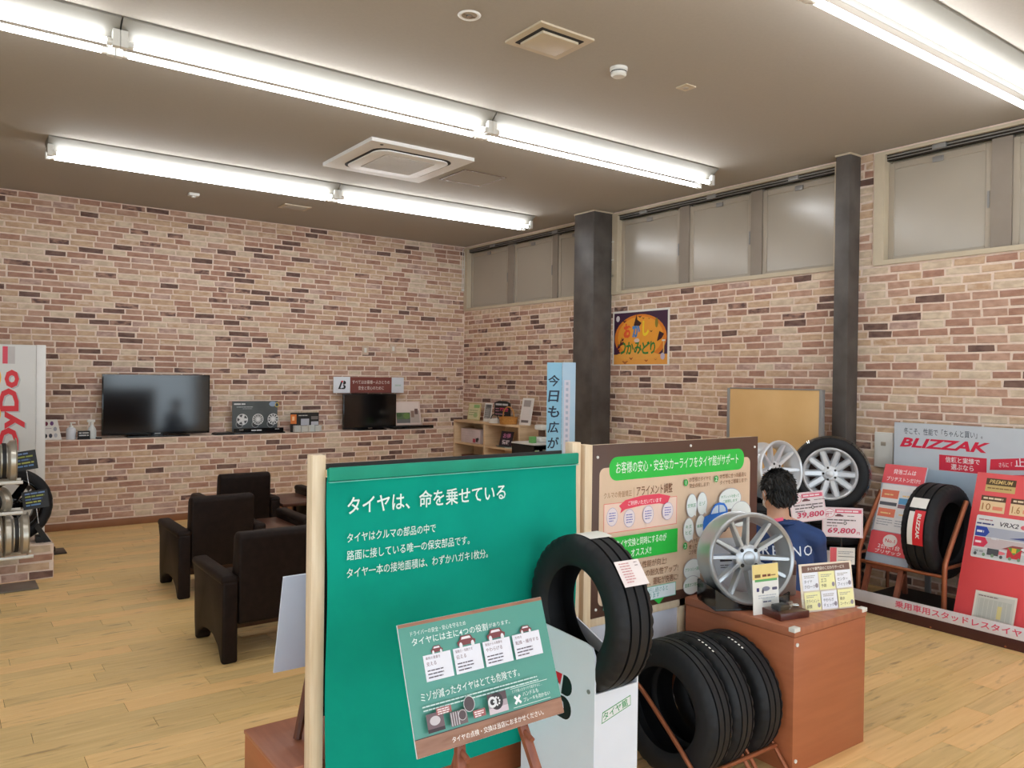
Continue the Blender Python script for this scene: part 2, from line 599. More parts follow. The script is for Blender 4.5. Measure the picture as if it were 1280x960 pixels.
def brick_face(parent, bricks, to3, rz, rank, limit=300):
    """to3(u, v) -> point on the wall; rz turns -Y to the wall's outward side"""
    bricks = sorted(bricks, key=lambda b: -rank(to3(b[0], b[1])))
    R = Matrix.Rotation(rz, 4, 'Z')
    rr = random.Random(5)
    rest = MB()
    for n, (u, v, L, H, k) in enumerate(bricks):
        p = to3(u, v)
        if n < limit:
            o = bpy.data.objects.new('brick', brick_mesh(k, L, H))
            COL.objects.link(o)
            o.parent = parent
            o.location = p
            o.rotation_euler = (0, 0, rz)
        else:
            vs, fs = frustum(L, H, 0.004, 0.003, jit=0.0035, rnd=rr)
            rest.add(vs, fs, k, Matrix.Translation(p) @ R)
    if rest.v:
        o = rest.build('bricks_beyond', BRK_MAT, parent)
        o['kind'] = 'stuff'

wall_back = struct(box_part('wall_back', (XL - 0.1, YA, 0, XB + 0.15, YA + 0.12, ZC), M_MORTAR))
brick_face(wall_back, lay(XL, XB, LEDGE + 0.005, ZC - 0.004, 11), lambda u, v: (u, YA, v), 0, lambda p: shown(p) * (0.2 if p[0] < 0.85 and p[2] < 1.85 else 1))
wall_ledge = struct(MB().box(XL - 0.1, YL, 0, XB, YA, LEDGE).build('wall_ledge', M_MORTAR))
brick_face(wall_ledge, lay(XL, XB, 0.085, LEDGE - 0.004, 12), lambda u, v: (u, YL, v), 0, lambda p: shown(p) * (0.2 if p[0] < 0.85 or p[0] > 4.4 else 1))
struct(MB().box(XL, YL - 0.012, 0.0, XB, YL - 0.001, 0.075, bev=0.002).build('baseboard_back', mat('brown_skirting', (150, 100, 66), 0.5)))

# window wall, with three long high windows
SILL, HEAD = 2.55, 3.425
WINS = [(6.78, 9.452), (3.70, 6.425), (0.45, 3.405)]
wr = MB()
wr.box(XB, YF - 0.1, 0, XB + 0.14, YA + 0.1, SILL - 0.001)
wr.box(XB, YF - 0.1, HEAD, XB + 0.14, YA + 0.1, ZC)
ys = [YF - 0.1] + [v for ab in sorted(WINS) for v in ab] + [YA + 0.1]
for i in range(0, len(ys), 2):
    wr.box(XB, ys[i], SILL - 0.001, XB + 0.14, ys[i + 1], HEAD)
wall_right = struct(wr.build('wall_right', M_MORTAR))
def right_rank(p):
    s = shown(p)
    if p[2] < 0.95 or (p[2] < 1.31 and p[1] < 3.15) or (p[2] < 1.55 and 3.62 < p[1] < 4.7):
        s *= 0.2
    return s
bl = lay(YF, YA, 0.0, SILL - 0.012, 13)
bl += lay(3.42, 3.54, SILL, ZC - 0.004, 14)
brick_face(wall_right, bl, lambda u, v: (XB, u, v), -PI / 2, right_rank)

def clerestory(n, y0, y1, mulls, label=None):
    """cream casing, grey-beige sashes with frosted panes, dark opener track along the head"""
    t = MB()
    d = 0.022
    t.box(XB - d, y0, SILL - 0.004, XB + 0.10, y1, SILL + 0.032)          # bottom casing
    t.box(XB - d, y1 - 0.085, SILL + 0.032, XB + 0.10, y1, HEAD - 0.012)                   # far jamb
    t.box(XB - d, y0, SILL + 0.032, XB + 0.10, y0 + 0.05, HEAD - 0.012)                    # near jamb
    t.box(XB - d, y0, HEAD - 0.012, XB + 0.10, y1, HEAD + 0.012)           # head casing
    t.box(XB + 0.101, y0 + 0.001, SILL + 0.001, XB + 0.13, y1 - 0.001, HEAD - 0.001)                          # added backing, blocks the bright sky in the gap above the sashes
    win = struct(t.build('window_%d' % n, M_CREAM))
    edges = [y0 + 0.05] + [v for m in mulls for v in m] + [y1 - 0.085]
    for (a, b) in mulls:
        MB().box(XB + 0.030, a, SILL + 0.03, XB + 0.085, b, HEAD - 0.05).build('mullion', M_SHUT, win)
    for i in range(0, len(edges), 2):
        a, b = edges[i], edges[i + 1]
        if b - a < 0.08:
            continue
        s = MB()
        x0, x1 = XB + 0.045, XB + 0.075
        z0, z1 = SILL + 0.032, HEAD - 0.075
        for q in ((x0, a, z0, x1, a + 0.045, z1), (x0, b - 0.045, z0, x1, b, z1), (x0, a + 0.045, z1 - 0.05, x1, b - 0.045, z1), (x0, a + 0.045, z0, x1, b - 0.045, z0 + 0.03)):
            s.box(*q, bev=0.003, seg=1)
        sash = s.build('sash', M_SASH, win)
        MB().box(x0 + 0.008, a + 0.04, z0 + 0.025, x0 + 0.014, b - 0.04, z1 - 0.045).build('pane', M_PANE, sash)
        MB().box(x0 - 0.012, (a + b) / 2 - 0.04, z1 - 0.06, x0, (a + b) / 2 + 0.04, z1 - 0.02, bev=0.003).build('catch', M_GREYMETAL, sash)
        MB().box(x0 - 0.006, a + 0.015, z0 + 0.30, x0, a + 0.03, z0 + 0.42).build('latch', M_GREYMETAL, sash)
    tr = MB()
    tr.box(XB + 0.01, y0 + 0.05, HEAD - 0.06, XB + 0.05, y1 - 0.085, HEAD - 0.012)
    tr.build('opener_track', M_DARKSTEEL, win)
    rd = MB()
    rd.cyl((XB + 0.002, y0 + 0.06, HEAD - 0.028), (XB + 0.002, y1 - 0.09, HEAD - 0.028), 0.006, n=8)
    rd.cyl((XB + 0.004, y0 + 0.06, HEAD - 0.05), (XB + 0.004, y1 - 0.09, HEAD - 0.05), 0.004, n=8)
    k = max(2, int((y1 - y0) / 0.9))
    for i in range(k):
        yy = y0 + (i + 0.5) * (y1 - y0) / k
        rd.box(XB - 0.012, yy - 0.05, HEAD - 0.05, XB + 0.012, yy + 0.05, HEAD - 0.012, bev=0.004)
    rd.build('opener_rod', M_GREYMETAL, win)
    return win
clerestory(1, 6.78, 9.452, [(7.43, 7.53), (8.33, 8.46)])
clerestory(2, 3.70, 6.425, [(4.50, 4.62), (5.365, 5.49)])
clerestory(3, 0.45, 3.405, [(1.52, 1.64), (2.425, 2.56)])

# front wall behind the viewer with shop glazing, plain left wall, ceiling
GX = [(-2.3, -0.5), (-0.4, 1.4), (1.5, 3.3), (3.4, 5.6)]
wf = MB()
wf.box(XL - 0.1, YF - 0.14, 0, XB + 0.14, YF, 0.10)
wf.box(XL - 0.1, YF - 0.14, 2.75, XB + 0.14, YF, ZC)
xs = [XL - 0.1] + [v for ab in GX for v in ab] + [XB + 0.14]
for i in range(0, len(xs), 2):
    wf.box(xs[i], YF - 0.14, 0.10, xs[i + 1], YF, 2.75)
struct(wf.build('wall_front', M_PLASTER))
for n, (a, b) in enumerate(GX):
    f = MB()
    for q in ((a, YF - 0.09, 0.10, a + 0.05, YF - 0.04, 2.75), (b - 0.05, YF - 0.09, 0.10, b, YF - 0.04, 2.75), (a, YF - 0.09, 0.10, b, YF - 0.04, 0.15), (a, YF - 0.09, 2.70, b, YF - 0.04, 2.75)):
        f.box(*q)
    fr = struct(f.build('window_%d' % (n + 4), M_DARKSTEEL))
    MB().box(a + 0.05, YF - 0.07, 0.15, b - 0.05, YF - 0.065, 2.70).build('pane', M_GLASS, fr)
wl = MB()
GY = [(-2.9, -1.1), (-1.0, 0.8), (0.9, 2.7)]
wl.box(XL - 0.12, YF - 0.1, 0, XL, YA + 0.1, 0.10).box(XL - 0.12, YF - 0.1, 2.75, XL, YA + 0.1, ZC)
xs = [YF - 0.1] + [v for ab in GY for v in ab] + [YA + 0.1]
for i in range(0, len(xs), 2):
    wl.box(XL - 0.12, xs[i], 0.10, XL, xs[i + 1], 2.75)
struct(wl.build('wall_left', M_PLASTER))
for n, (a, b) in enumerate(GY):
    f = MB()
    for q in ((a, 0.10, a + 0.05, 2.75), (b - 0.05, 0.10, b, 2.75), (a, 0.10, b, 0.15), (a, 2.70, b, 2.75)):
        f.box(XL - 0.08, q[0], q[1], XL - 0.03, q[2], q[3])
    fr = struct(f.build('window_%d' % (n + 8), M_DARKSTEEL))
    MB().box(XL - 0.06, a + 0.05, 0.15, XL - 0.055, b - 0.05, 2.70).build('pane', M_GLASS, fr)
ceiling = struct(box_part('ceiling', (XL - 0.1, YF - 0.1, ZC, XB + 0.15, YA + 0.1, ZC + 0.1), M_CEIL))

# pillars
def pillar(x0, y0, x1, y1, label):
    t = thing('pillar', label, 'pillar', ((x0 + x1) / 2, (y0 + y1) / 2, 0))
    a, b = (x1 - x0) / 2, (y1 - y0) / 2
    box_part('shaft', (-a, -b, 0.0, a, b, ZC - 0.012), M_PILLAR, t, bev=0.004)
    box_part('capping', (-a - 0.006, -b - 0.006, ZC - 0.014, a + 0.004, b + 0.006, ZC - 0.001), M_CREAM, t)
    return t
pillar(5.78, 6.435, XB - 0.005, 6.76, 'thick dark grey pillar between the first two high windows')
pillar(5.90, 3.53, XB - 0.005, 3.655, 'slim dark grey pillar rising behind the wheel display')

# window crank handles on the wall
def crank(y, z0, z1, x, label):
    t = thing('window_crank', label, 'window crank', (x, y, z0))
    H = z1 - z0
    MB().tube([(0.0, 0, 0.02), (-0.012, 0, 0.05), (-0.012, 0, H - 0.04), (0.01, 0.0, H), (0.02, -0.06, H + 0.015)], 0.005, smoothpath=2).build('cable', M_PLASTIC, t)
    MB().tube([(0.0, -0.022, 0.02), (-0.012, -0.022, 0.05), (-0.012, -0.022, H - 0.05), (0.01, -0.022, H - 0.02), (0.02, -0.07, H)], 0.005, smoothpath=2).build('cable', M_PLASTIC, t)
    MB().box(-0.016, -0.03, 0.0, 0.006, 0.008, 0.03, bev=0.004).build('clip', M_PLASTIC, t)
    for k in (0.3, 0.62):
        MB().box(-0.02, -0.03, H * k, 0.004, 0.008, H * k + 0.012, bev=0.003).build('clip', M_PLASTIC, t)
crank(6.42, 2.74, 3.36, XB - 0.006, 'pair of thin white cables beside the thick pillar')
t = thing('window_crank', 'pair of thin white cables in the corner of the brick walls', 'window crank', (6.035, YA - 0.008, 2.83))
for dx in (0.0, -0.028):
    MB().tube([(dx, 0, 0.02), (dx, -0.012, 0.05), (dx, -0.012, 0.5), (dx + 0.005, -0.005, 0.56), (dx + 0.02, 0, 0.59)], 0.005, smoothpath=2).build('cable', M_PLASTIC, t)
MB().box(-0.036, -0.016, 0.0, 0.008, 0.004, 0.03, bev=0.004).build('clip', M_PLASTIC, t)
MB().box(-0.036, -0.018, 0.3, 0.008, 0.004, 0.312, bev=0.003).build('clip', M_PLASTIC, t)

# ---- fluorescent fittings
def fitting(x0, x1, y, label):
    t = thing('ceiling_light', label, 'ceiling light', ((x0 + x1) / 2, y, ZC), 0, 'twin tube ceiling lights')
    h = (x1 - x0) / 2 - 0.004
    MB().prism([(-0.135, -0.001), (0.135, -0.001), (0.135, -0.012), (0.020, -0.10), (-0.020, -0.10), (-0.135, -0.012)], -h, h, axis='x').build('housing', M_HOUSING, t)
    for s in (-1, 1):
        tb = MB().cyl((-h + 0.05, s * 0.072, -0.122), (h - 0.05, s * 0.072, -0.122), 0.0170, n=14).build('tube', M_TUBE, t)
        for e in (-1, 1):
            so = MB().box(e * (h - 0.015) - 0.018, s * 0.072 - 0.02, -0.144, e * (h - 0.015) + 0.018, s * 0.072 + 0.02, -0.055, bev=0.004)
            so.cyl((e * (h - 0.06), s * 0.072, -0.122), (e * (h - 0.03), s * 0.072, -0.122), 0.0185, n=12)
            so.build('socket', M_PLASTIC, t)
    return t
R1, R2, R3 = 4.625, 7.225, 2.02
fitting(-1.63, 0.77, R1, 'twin tube light cut off by the left edge of the picture')
fitting(0.77, 3.12, R1, 'middle twin tube light of the long ceiling row')
fitting(3.12, 5.47, R1, 'right twin tube light of the long ceiling row, nearer the windows')
fitting(0.70, 3.12, R2, 'left twin tube light of the row nearest the television wall')
fitting(3.12, 5.48, R2, 'right twin tube light of the row nearest the television wall')
fitting(0.77, 3.12, R3, 'twin tube light above the viewer, just out of the top of the picture')
fitting(3.12, 5.75, R3, 'twin tube light in the upper right corner of the picture')
fitting(0.77, 3.12, -0.58, 'left twin tube light of the unseen row added behind the viewer')  # unseen row, added to bring more light into the room
fitting(3.12, 5.47, -0.58, 'right twin tube light of the unseen row added behind the viewer')

# ---- ceiling fixtures
def rrect(x, y, r, n=6):
    pts = []
    for cx, cy, a0 in ((x - r, -y + r, -90), (x - r, y - r, 0), (-x + r, y - r, 90), (-x + r, -y + r, 180)):
        for k in range(n + 1):
            a = math.radians(a0 + 90 * k / n)
            pts.append((cx + r * math.cos(a), cy + r * math.sin(a)))
    return pts
t = thing('ceiling_air_conditioner', 'large square white cassette air conditioner set in the ceiling', 'air conditioner', (3.17, 6.03, ZC))
mb = MB()
mb.prism(rrect(0.475, 0.475, 0.01), -0.03, -0.001, axis='z')
mb.build('panel', M_WHITE, t)
MB().prism(rrect(0.362, 0.362, 0.12), -0.033, -0.030, axis='z').build('air_slot', M_DARKHOLE, t)
MB().prism(rrect(0.340, 0.340, 0.11), -0.044, -0.033, axis='z', bev=0.004).build('grille_frame', M_WHITE, t)
g = MB().prism(rrect(0.235, 0.235, 0.02), -0.046, -0.044, axis='z').build('grille', mat('grille_grey', (172, 164, 154), 0.7), t)
s = MB()
for i in range(22):
    y = -0.225 + i * 0.0215
    s.box(-0.228, y - 0.004, -0.0475, 0.228, y + 0.004, -0.046)
s.build('louvre', M_WHITE, g)
MB().cyl((-0.36, -0.42, -0.032), (-0.36, -0.42, -0.030), 0.014).build('sensor', M_DARKHOLE, t)
t = thing('ceiling_hatch', 'square access hatch in the ceiling beside the air conditioner', 'hatch', (4.0, 6.13, ZC))
fr = MB()
for q in ((-0.227, -0.22, 0.227, -0.205), (-0.227, 0.205, 0.227, 0.22), (-0.227, -0.205, -0.212, 0.205), (0.212, -0.205, 0.227, 0.205)):
    fr.box(q[0], q[1], -0.006, q[2], q[3], -0.001)
fr.build('frame', mat('hatch_frame', (128, 108, 92), 0.4, 0.3), t)
MB().box(-0.212, -0.205, -0.004, 0.212, 0.205, -0.001).build('lid', M_CEIL, t)
t = thing('ceiling_vent', 'square cream ceiling diffuser in front of the long light row', 'vent', (2.685, 3.37, ZC))
MB().prism(rrect(0.185, 0.16, 0.004), -0.012, -0.001, axis='z').build('flange', M_CREAM, t)
MB().prism(rrect(0.145, 0.12, 0.004), -0.014, -0.012, axis='z').build('air_gap', M_DARKHOLE, t)
MB().prism(rrect(0.125, 0.10, 0.006), -0.028, -0.014, axis='z', bev=0.003).build('plate', M_CREAM, t)
t = thing('ceiling_vent', 'small slotted vent in the ceiling near the television wall', 'vent', (3.17, 8.41, ZC))
MB().prism(rrect(0.15, 0.11, 0.004), -0.010, -0.001, axis='z').build('flange', M_CREAM, t)
s = MB()
for i in range(7):
    s.box(-0.12, -0.085 + i * 0.026, -0.014, 0.12, -0.072 + i * 0.026, -0.010)
s.build('slat', M_SASH, t)
t = thing('downlight', 'small round recessed downlight at the top of the picture', 'downlight', (2.18, 3.39, ZC))
MB().lathe([(0.03, -0.001), (0.045, -0.004), (0.052, -0.008), (0.058, -0.004), (0.06, -0.001)], 28, axis='z').build('ring', M_WHITE, t)
MB().cyl((0, 0, -0.003), (0, 0, -0.001), 0.044).build('baffle', M_SASH, t)
MB().cyl((0, 0, -0.010), (0, 0, -0.003), 0.016).box(-0.034, -0.004, -0.006, 0.034, 0.004, -0.003).build('lamp', M_STEEL, t)
t = thing('smoke_detector', 'round white smoke detector on the ceiling', 'smoke detector', (3.25, 3.42, ZC))
MB().lathe([(0.0, -0.001), (0.052, -0.001), (0.052, -0.016), (0.046, -0.020), (0.046, -0.044), (0.036, -0.054), (0.0, -0.055)], 28, axis='z').build('body', M_PLASTIC, t)
MB().lathe([(0.047, -0.024), (0.0475, -0.027), (0.047, -0.030)], 28, axis='z').build('slot', M_DARKHOLE, t)
t = thing('ceiling_sensor', 'small flat square sensor plate on the ceiling', 'sensor', (3.79, 3.38, ZC))
MB().prism(rrect(0.045, 0.045, 0.004), -0.008, -0.001, axis='z').build('plate', M_CREAM, t)
MB().cyl((0, 0, -0.012), (0, 0, -0.008), 0.018).build('eye', M_SASH, t)
t = thing('ceiling_sensor', 'little white box sensor on the ceiling behind the second light row', 'sensor', (2.12, 8.44, ZC))
MB().box(-0.05, -0.04, -0.03, 0.05, 0.04, -0.001, bev=0.006).build('body', M_PLASTIC, t)
MB().cyl((0, 0, -0.045), (0, 0, -0.03), 0.022).build('eye', M_PLASTIC, t)
# wall plates
for (x, z, l) in ((4.53, 1.95, 'small white outlet plate on the brick wall above the wall television, left one'), (4.935, 1.98, 'small white outlet plate on the brick wall above the wall television, right one')):
    t = thing('outlet_plate', l, 'outlet', (x, YA, z))
    MB().box(-0.045, -0.014, -0.06, 0.045, -0.004, 0.06, bev=0.004).build('plate', mat('plate_beige', (214, 190, 168), 0.5), t)
    MB().box(-0.018, -0.017, -0.03, 0.018, -0.013, 0.03, bev=0.002).build('socket', M_PLASTIC, t)
t = thing('wall_control_box', 'white control box on the brick wall beside the winter tyre board', 'control box', (XB, 3.29, 0.95), -PI / 2)
MB().box(-0.075, -0.03, 0.0, 0.075, -0.003, 0.275, bev=0.006).build('body', M_PLASTIC, t)
MB().box(-0.02, -0.033, 0.17, 0.02, -0.029, 0.20, bev=0.001).build('switch', M_SASH, t)

# ================================================================== builders
def tyre_mb(R, w, rr, n=108, grooves=(-0.25, 0.0, 0.25), gw=0.03):
    d = R - rr
    g = 0.009
    left = [(rr, -w * .40), (rr + d * .10, -w * .455), (rr + d * .35, -w * .495), (rr + d * .62, -w * .49), (rr + d * .80, -w * .46), (R - 0.012, -w * .43), (R - 0.003, -w * .37)]
    mid = []
    for c in grooves:
        a, b = c * w * 1.0 - gw * w, c * w + gw * w
        mid += [(R, a), (R - g, a), (R - g, b), (R, b)]
    prof = left + mid + [(r, -h) for r, h in left[::-1]]
    prof += [(rr - 0.006, w * .37), (rr + d * .25, w * .44), (R - 0.03, w * .40), (R - 0.022, 0), (R - 0.03, -w * .40), (rr + d * .25, -w * .44), (rr - 0.006, -w * .37)]
    sh = {4: .5, 5: 1, 6: .9}
    k = len(left) + len(mid)
    for i in (0, 1, 2):
        sh[k + i] = (.9, 1, .5)[i]
    def mod(i, j, r):
        if i in sh and j % 3 == 0:
            return r - 0.006 * sh[i]
        return r
    mb = MB().lathe(prof, n, 'y', closed=True, mod=mod)
    return mb, prof

def tyre(parent_or_none, R, w, rr, name='tyre', loc=(0, 0, 0), rot=(0, 0, 0), n=108):
    mb, _ = tyre_mb(R, w, rr, n)
    return mb.build(name, M_RUBBER, parent_or_none, loc, rot)

def tread_sticker(R, w, h0, h1, a0, a1, lift=0.003, n=10):
    """curved label lying on the tread, angles in degrees (0 = +X, 90 = up)"""
    vs, fs = [], []
    for i in range(n + 1):
        a = math.radians(a0 + (a1 - a0) * i / n)
        for h in (h0, h1):
            vs.append(((R + lift) * math.cos(a), h, (R + lift) * math.sin(a)))
    for i in range(n):
        fs.append((2 * i, 2 * i + 1, 2 * i + 3, 2 * i + 2))
    return MB().add(vs, fs)

def alloy_wheel(parent, R, w, spokes, mat_, sw=(0.020, 0.013), pair=0.0, dish=0.03, hubR=0.062, lugs=5):
    """parts of an alloy wheel, axis Y, face towards -Y"""
    t = 0.006
    pr_ = [(R, -w / 2), (R - .006, -w / 2 - .003), (R - .016, -w / 2 + .004), (R - .020, -w / 2 + .03), (R - .04, -w * .15), (R - .042, w * .12), (R - .024, w / 2 - .03), (R - .016, w / 2 - .01), (R, w / 2)]
    prof = pr_ + [(r + t, h) for r, h in pr_[-2:2:-1]] + [(R + .004, -w / 2 + .008)]
    MB().lathe(prof, 64, 'y', closed=True).build('rim', mat_, parent)
    yf = -w / 2 + 0.012
    for k in range(spokes):
        a = 2 * PI * k / spokes
        if pair:
            a += pair * (1 if k % 2 else -1)
        r0, r1 = hubR * 0.72, R - 0.016
        a_, b_ = sw
        pts = [(r0, -a_), (r0, a_), (r1, b_), (r1, -b_)]
        mb = MB()
        bm = bmesh.new()
        top = [bm.verts.new((x, yf + (dish if x < R * .5 else 0.0), z * 0.62)) for x, z in pts]
        bot = [bm.verts.new((x, yf + (dish if x < R * .5 else 0.0) + (0.045 if x < R * .5 else 0.03), z * 1.25)) for x, z in pts]
        bm.faces.new(top); bm.faces.new(bot[::-1])
        for i in range(4):
            bm.faces.new((top[i], bot[i], bot[(i + 1) % 4], top[(i + 1) % 4]))
        bmesh.ops.recalc_face_normals(bm, faces=bm.faces[:])
        bmesh.ops.bevel(bm, geom=bm.edges[:], offset=0.003, segments=2, affect='EDGES')
        mb.addbm(bm, 0, Matrix.Rotation(-a, 4, 'Y'), True)
        mb.build('spoke', mat_, parent)
    hy = yf + dish - 0.004
    hub = MB().lathe([(0.0, hy + .05), (hubR, hy + .05), (hubR, hy + .006), (hubR - .008, hy), (0.034, hy - .002), (0.0, hy - .002)], 40, 'y').build('hub', mat_, parent)
    MB().lathe([(0.030, hy - .002), (0.029, hy - .005), (0.026, hy - .007), (0.0, hy - .007)], 32, 'y').build('centre_cap', mat_, hub)
    for k in range(lugs):
        a = 2 * PI * (k + .5) / lugs
        MB().cyl((0.046 * math.cos(a), hy - .001, 0.046 * math.sin(a)), (0.046 * math.cos(a), hy - .0035, 0.046 * math.sin(a)), 0.0085, n=12).build('bolt_hole', M_DARKHOLE, hub)

def panel(parent, w, h, t, m, name='board', x=0.0, z=0.0, y=0.0, bev=0.0):
    return MB().box(x, y, z, x + w, y + t, z + h, bev=bev).build(name, m, parent)

# ================================================================== green cloth display stand
YG = 2.52
t = thing('cloth_banner_stand', 'green cloth banner with white writing hung between two pale wooden posts', 'banner stand', (0, YG, 0))
for x in (1.012, 2.142):
    MB().box(x, -0.02, 0.0, x + 0.048, 0.028, 1.352, bev=0.003).build('post', M_PINE, t)
MB().box(1.06, 0.0, 0.0, 2.142, 0.028, 0.04).build('crossbar', M_PINE, t)
MB().cyl((1.06, -0.024, 1.290), (2.146, -0.024, 1.290), 0.013).build('rod', M_PINE, t)
nx, nz = 60, 46
vs, fs = [], []
for j in range(nz + 1):
    v = j / nz
    z = 0.185 + (1.308 - 0.185) * v
    for i in range(nx + 1):
        u = i / nx
        x = 1.058 + (2.150 - 1.058) * u
        y = -0.040 + 0.005 * (1 - v) * math.sin(u * 9 + 1.0) + 0.0035 * math.sin(u * 5 - v * 7) * (1 - v) - 0.010 * (1 - v) ** 2 + 0.004 * math.sin(v * 14 + u * 3) * (1 - v) ** 2
        if v > 0.965:
            y = -0.040 + 0.002 * math.sin(u * 20) - 0.004 * math.sin((v - .965) / .035 * PI)
        vs.append((x + (0.004 * math.sin(z * 9) if i in (0, nx) else 0), y, z))
for j in range(nz):
    for i in range(nx):
        a = j * (nx + 1) + i
        fs.append((a, a + 1, a + nx + 2, a + nx + 1))
cl = MB().add(vs, fs, smooth=True)
cl.add([(v[0], v[1] + 0.0015, v[2]) for v in vs], [f[::-1] for f in fs], smooth=True)
cloth = cl.build('cloth', M_GREEN, t)
hem = MB().box(1.058, -0.052, 1.266, 2.152, -0.0395, 1.312, bev=0.005)
hem.build('top_hem', mat('green_hem', (18, 150, 122), 0.75), cloth)
MB().box(1.060, -0.0535, 1.262, 2.150, -0.040, 1.2645).build('stitching', mat('pale_green_thread', (120, 205, 190), 0.8), cloth)
P = Print(-0.0555)
W_ = (222, 244, 240)
P.text('タイヤは、命を乗せている', 1.122, 1.150, 0.064, W_, w=0.655, high=0.062, bold=0.012)
P.text('タイヤはクルマの部品の中で', 1.122, 1.056, 0.03, W_, w=0.345, high=0.033, bold=0.006)
P.text('路面に接している唯一の保安部品です。', 1.122, 0.996, 0.03, W_, w=0.492, high=0.034, bold=0.006)
P.text('タイヤ一本の接地面積は、わずかハガキ1枚分。', 1.122, 0.936, 0.03, W_, w=0.575, high=0.034, bold=0.006)
P.build(cloth)
rear = MB().box(1.075, 0.034, 0.45, 2.13, 0.040, 1.316).build('rear_cloth', mat('charcoal_cloth', (58, 58, 58), 0.8), t)
for x in (1.012, 2.142):
    MB().box(x, -0.06, 0.0, x + 0.048, 0.02, 0.03).build('foot', M_PINE, t)

# ================================================================== brown framed board on wooden frame
t = thing('service_board', 'brown framed information board with green headings beside the green banner', 'information board', (0, YG, 0))
for x in (2.214, 2.830, 3.345):
    MB().box(x, 0.0 if x > 2.3 else -0.02, 0.0, x + 0.042, 0.036, 1.338 if x < 2.3 else (1.333 if x > 3 else 0.60), bev=0.003).build('post', M_PINE, t)
MB().box(2.256, 0.0, 0.552, 3.345, 0.034, 0.596, bev=0.003).build('rail', M_PINE, t)
MB().box(2.256, 0.0, 0.06, 3.345, 0.034, 0.10, bev=0.003).build('rail', M_PINE, t)
MB().box(2.256, 0.0, 1.30, 3.345, 0.034, 1.333, bev=0.003).build('rail', M_PINE, t)
MB().box(2.258, 0.012, 0.10, 3.343, 0.02, 0.552).build('lower_panel', mat('bluish_white_panel', (222, 224, 236), 0.4), t)
BX, BZ, BWd, BHt = 2.256, 0.592, 1.134, 0.743
board = MB().box(BX, -0.012, BZ, BX + BWd, -0.001, BZ + BHt, bev=0.002).build('board', mat('dark_brown_print', (86, 58, 46), 0.45, var=0.02), t)
P = Print(-0.012)
def bx(u): return BX + u * BWd
def bz(v): return BZ + v * BHt
TAN_, BRN = (226, 196, 168), (118, 68, 40)
P.rect(bx(.048), bz(.062), bx(.953), bz(.865), TAN_, r=0.03)
P.rect(bx(.105), bz(.785), bx(.915), bz(.925), (44, 196, 72), r=0.045)
P.text('お客様の安心・安全なカーライフをタイヤ館がサポート', bx(.145), bz(.825), .05, (240, 250, 240), w=BWd * .735, high=.052, bold=.002)
P.text('クルマの骨盤矯正', bx(.075), bz(.685), .03, (168, 120, 84), w=BWd * .165, high=.027, bold=.004)
P.rect(bx(.252), bz(.675), bx(.2535), bz(.735), (150, 110, 80))
P.text('アライメント調整', bx(.268), bz(.680), .045, BRN, w=BWd * .215, high=.046, bold=.015)
P.rect(bx(.075), bz(.480), bx(.510), bz(.655), (238, 130, 120))
P.rect(bx(.078), bz(.484), bx(.507), bz(.651), (246, 214, 198))
rib = [(.165, .625), (.20, .655), (.30, .672), (.40, .672), (.47, .650), (.455, .610), (.462, .595), (.40, .612), (.30, .612), (.20, .600), (.172, .58), (.178, .605)]
P.poly([(bx(a), bz(b + .01)) for a, b in rib], (238, 76, 100))
P.text('ご好評いただいています', bx(.318), bz(.632), .022, (255, 236, 236), w=BWd * .20, align='C', bold=.006)
for i, (u, v) in enumerate(((.125, .575), (.225, .555), (.335, .563), (.45, .570))):
    P.oval(bx(u), bz(v), .037, .040, (140, 140, 200))
    P.oval(bx(u), bz(v), .0355, .0385, (240, 226, 230))
    P.bars(bx(u) - .022, bz(v) + .014, .044, .004, 4, .011, (120, 116, 190))
P.rect(bx(.075), bz(.308), bx(.510), bz(.455), (36, 188, 66))
P.text('タイヤ交換と同時にするのが', bx(.293), bz(.388), .038, (240, 252, 240), w=BWd * .30, high=.036, align='C', bold=.008)
P.text('オススメ!!', bx(.293), bz(.325), .036, (240, 252, 240), w=BWd * .12, high=.034, align='C', bold=.008)
P.text('コントロール性能が向上!', bx(.13), bz(.245), .034, BRN, w=BWd * .315, high=.032, bold=.004)
P.text('サスペンションの耐久性アップ!', bx(.12), bz(.188), .034, BRN, w=BWd * .395, high=.032, bold=.004)
P.text('になり、運転が快適に!', bx(.27), bz(.130), .034, BRN, w=BWd * .245, high=.033, bold=.004)
P.rect(bx(.072), bz(.040), bx(.503), bz(.122), (126, 200, 178))
P.rect(bx(.075), bz(.044), bx(.500), bz(.118), (226, 234, 236))
P.text('走行し続けると', bx(.32), bz(.084), .026, (70, 150, 150), w=BWd * .135, bold=.003)
P.text('なります', bx(.32), bz(.052), .026, (70, 150, 150), w=BWd * .085, bold=.003)
P.poly([(bx(.372), bz(.040)), (bx(.432), bz(.040)), (bx(.402), bz(-.0 + .004))], (40, 190, 70))
for n, (u, v) in (('1', (.555, .735)), ('2', (.738, .740)), ('3', (.555, .335))):
    P.oval(bx(u), bz(v), .0135, .0165, (30, 170, 70))
    P.text(n, bx(u), bz(v) - .010, .028, (240, 250, 240), align='C', bold=.01)
for s, u, v, w_ in (('お客様のタイヤを', .575, .735, .13), ('安全点検します!', .575, .697, .12), ('お客様に合った最適な', .760, .738, .16), ('タイヤをご提案します!', .760, .698, .165), ('タイヤをより長く、安全に', .577, .345, .16), ('使って頂くための', .577, .310, .13), ('コツをお教えします!', .577, .275, .145)):
    P.text(s, bx(u), bz(v), .024, (126, 78, 50), w=BWd * w_, high=.022, bold=.004)
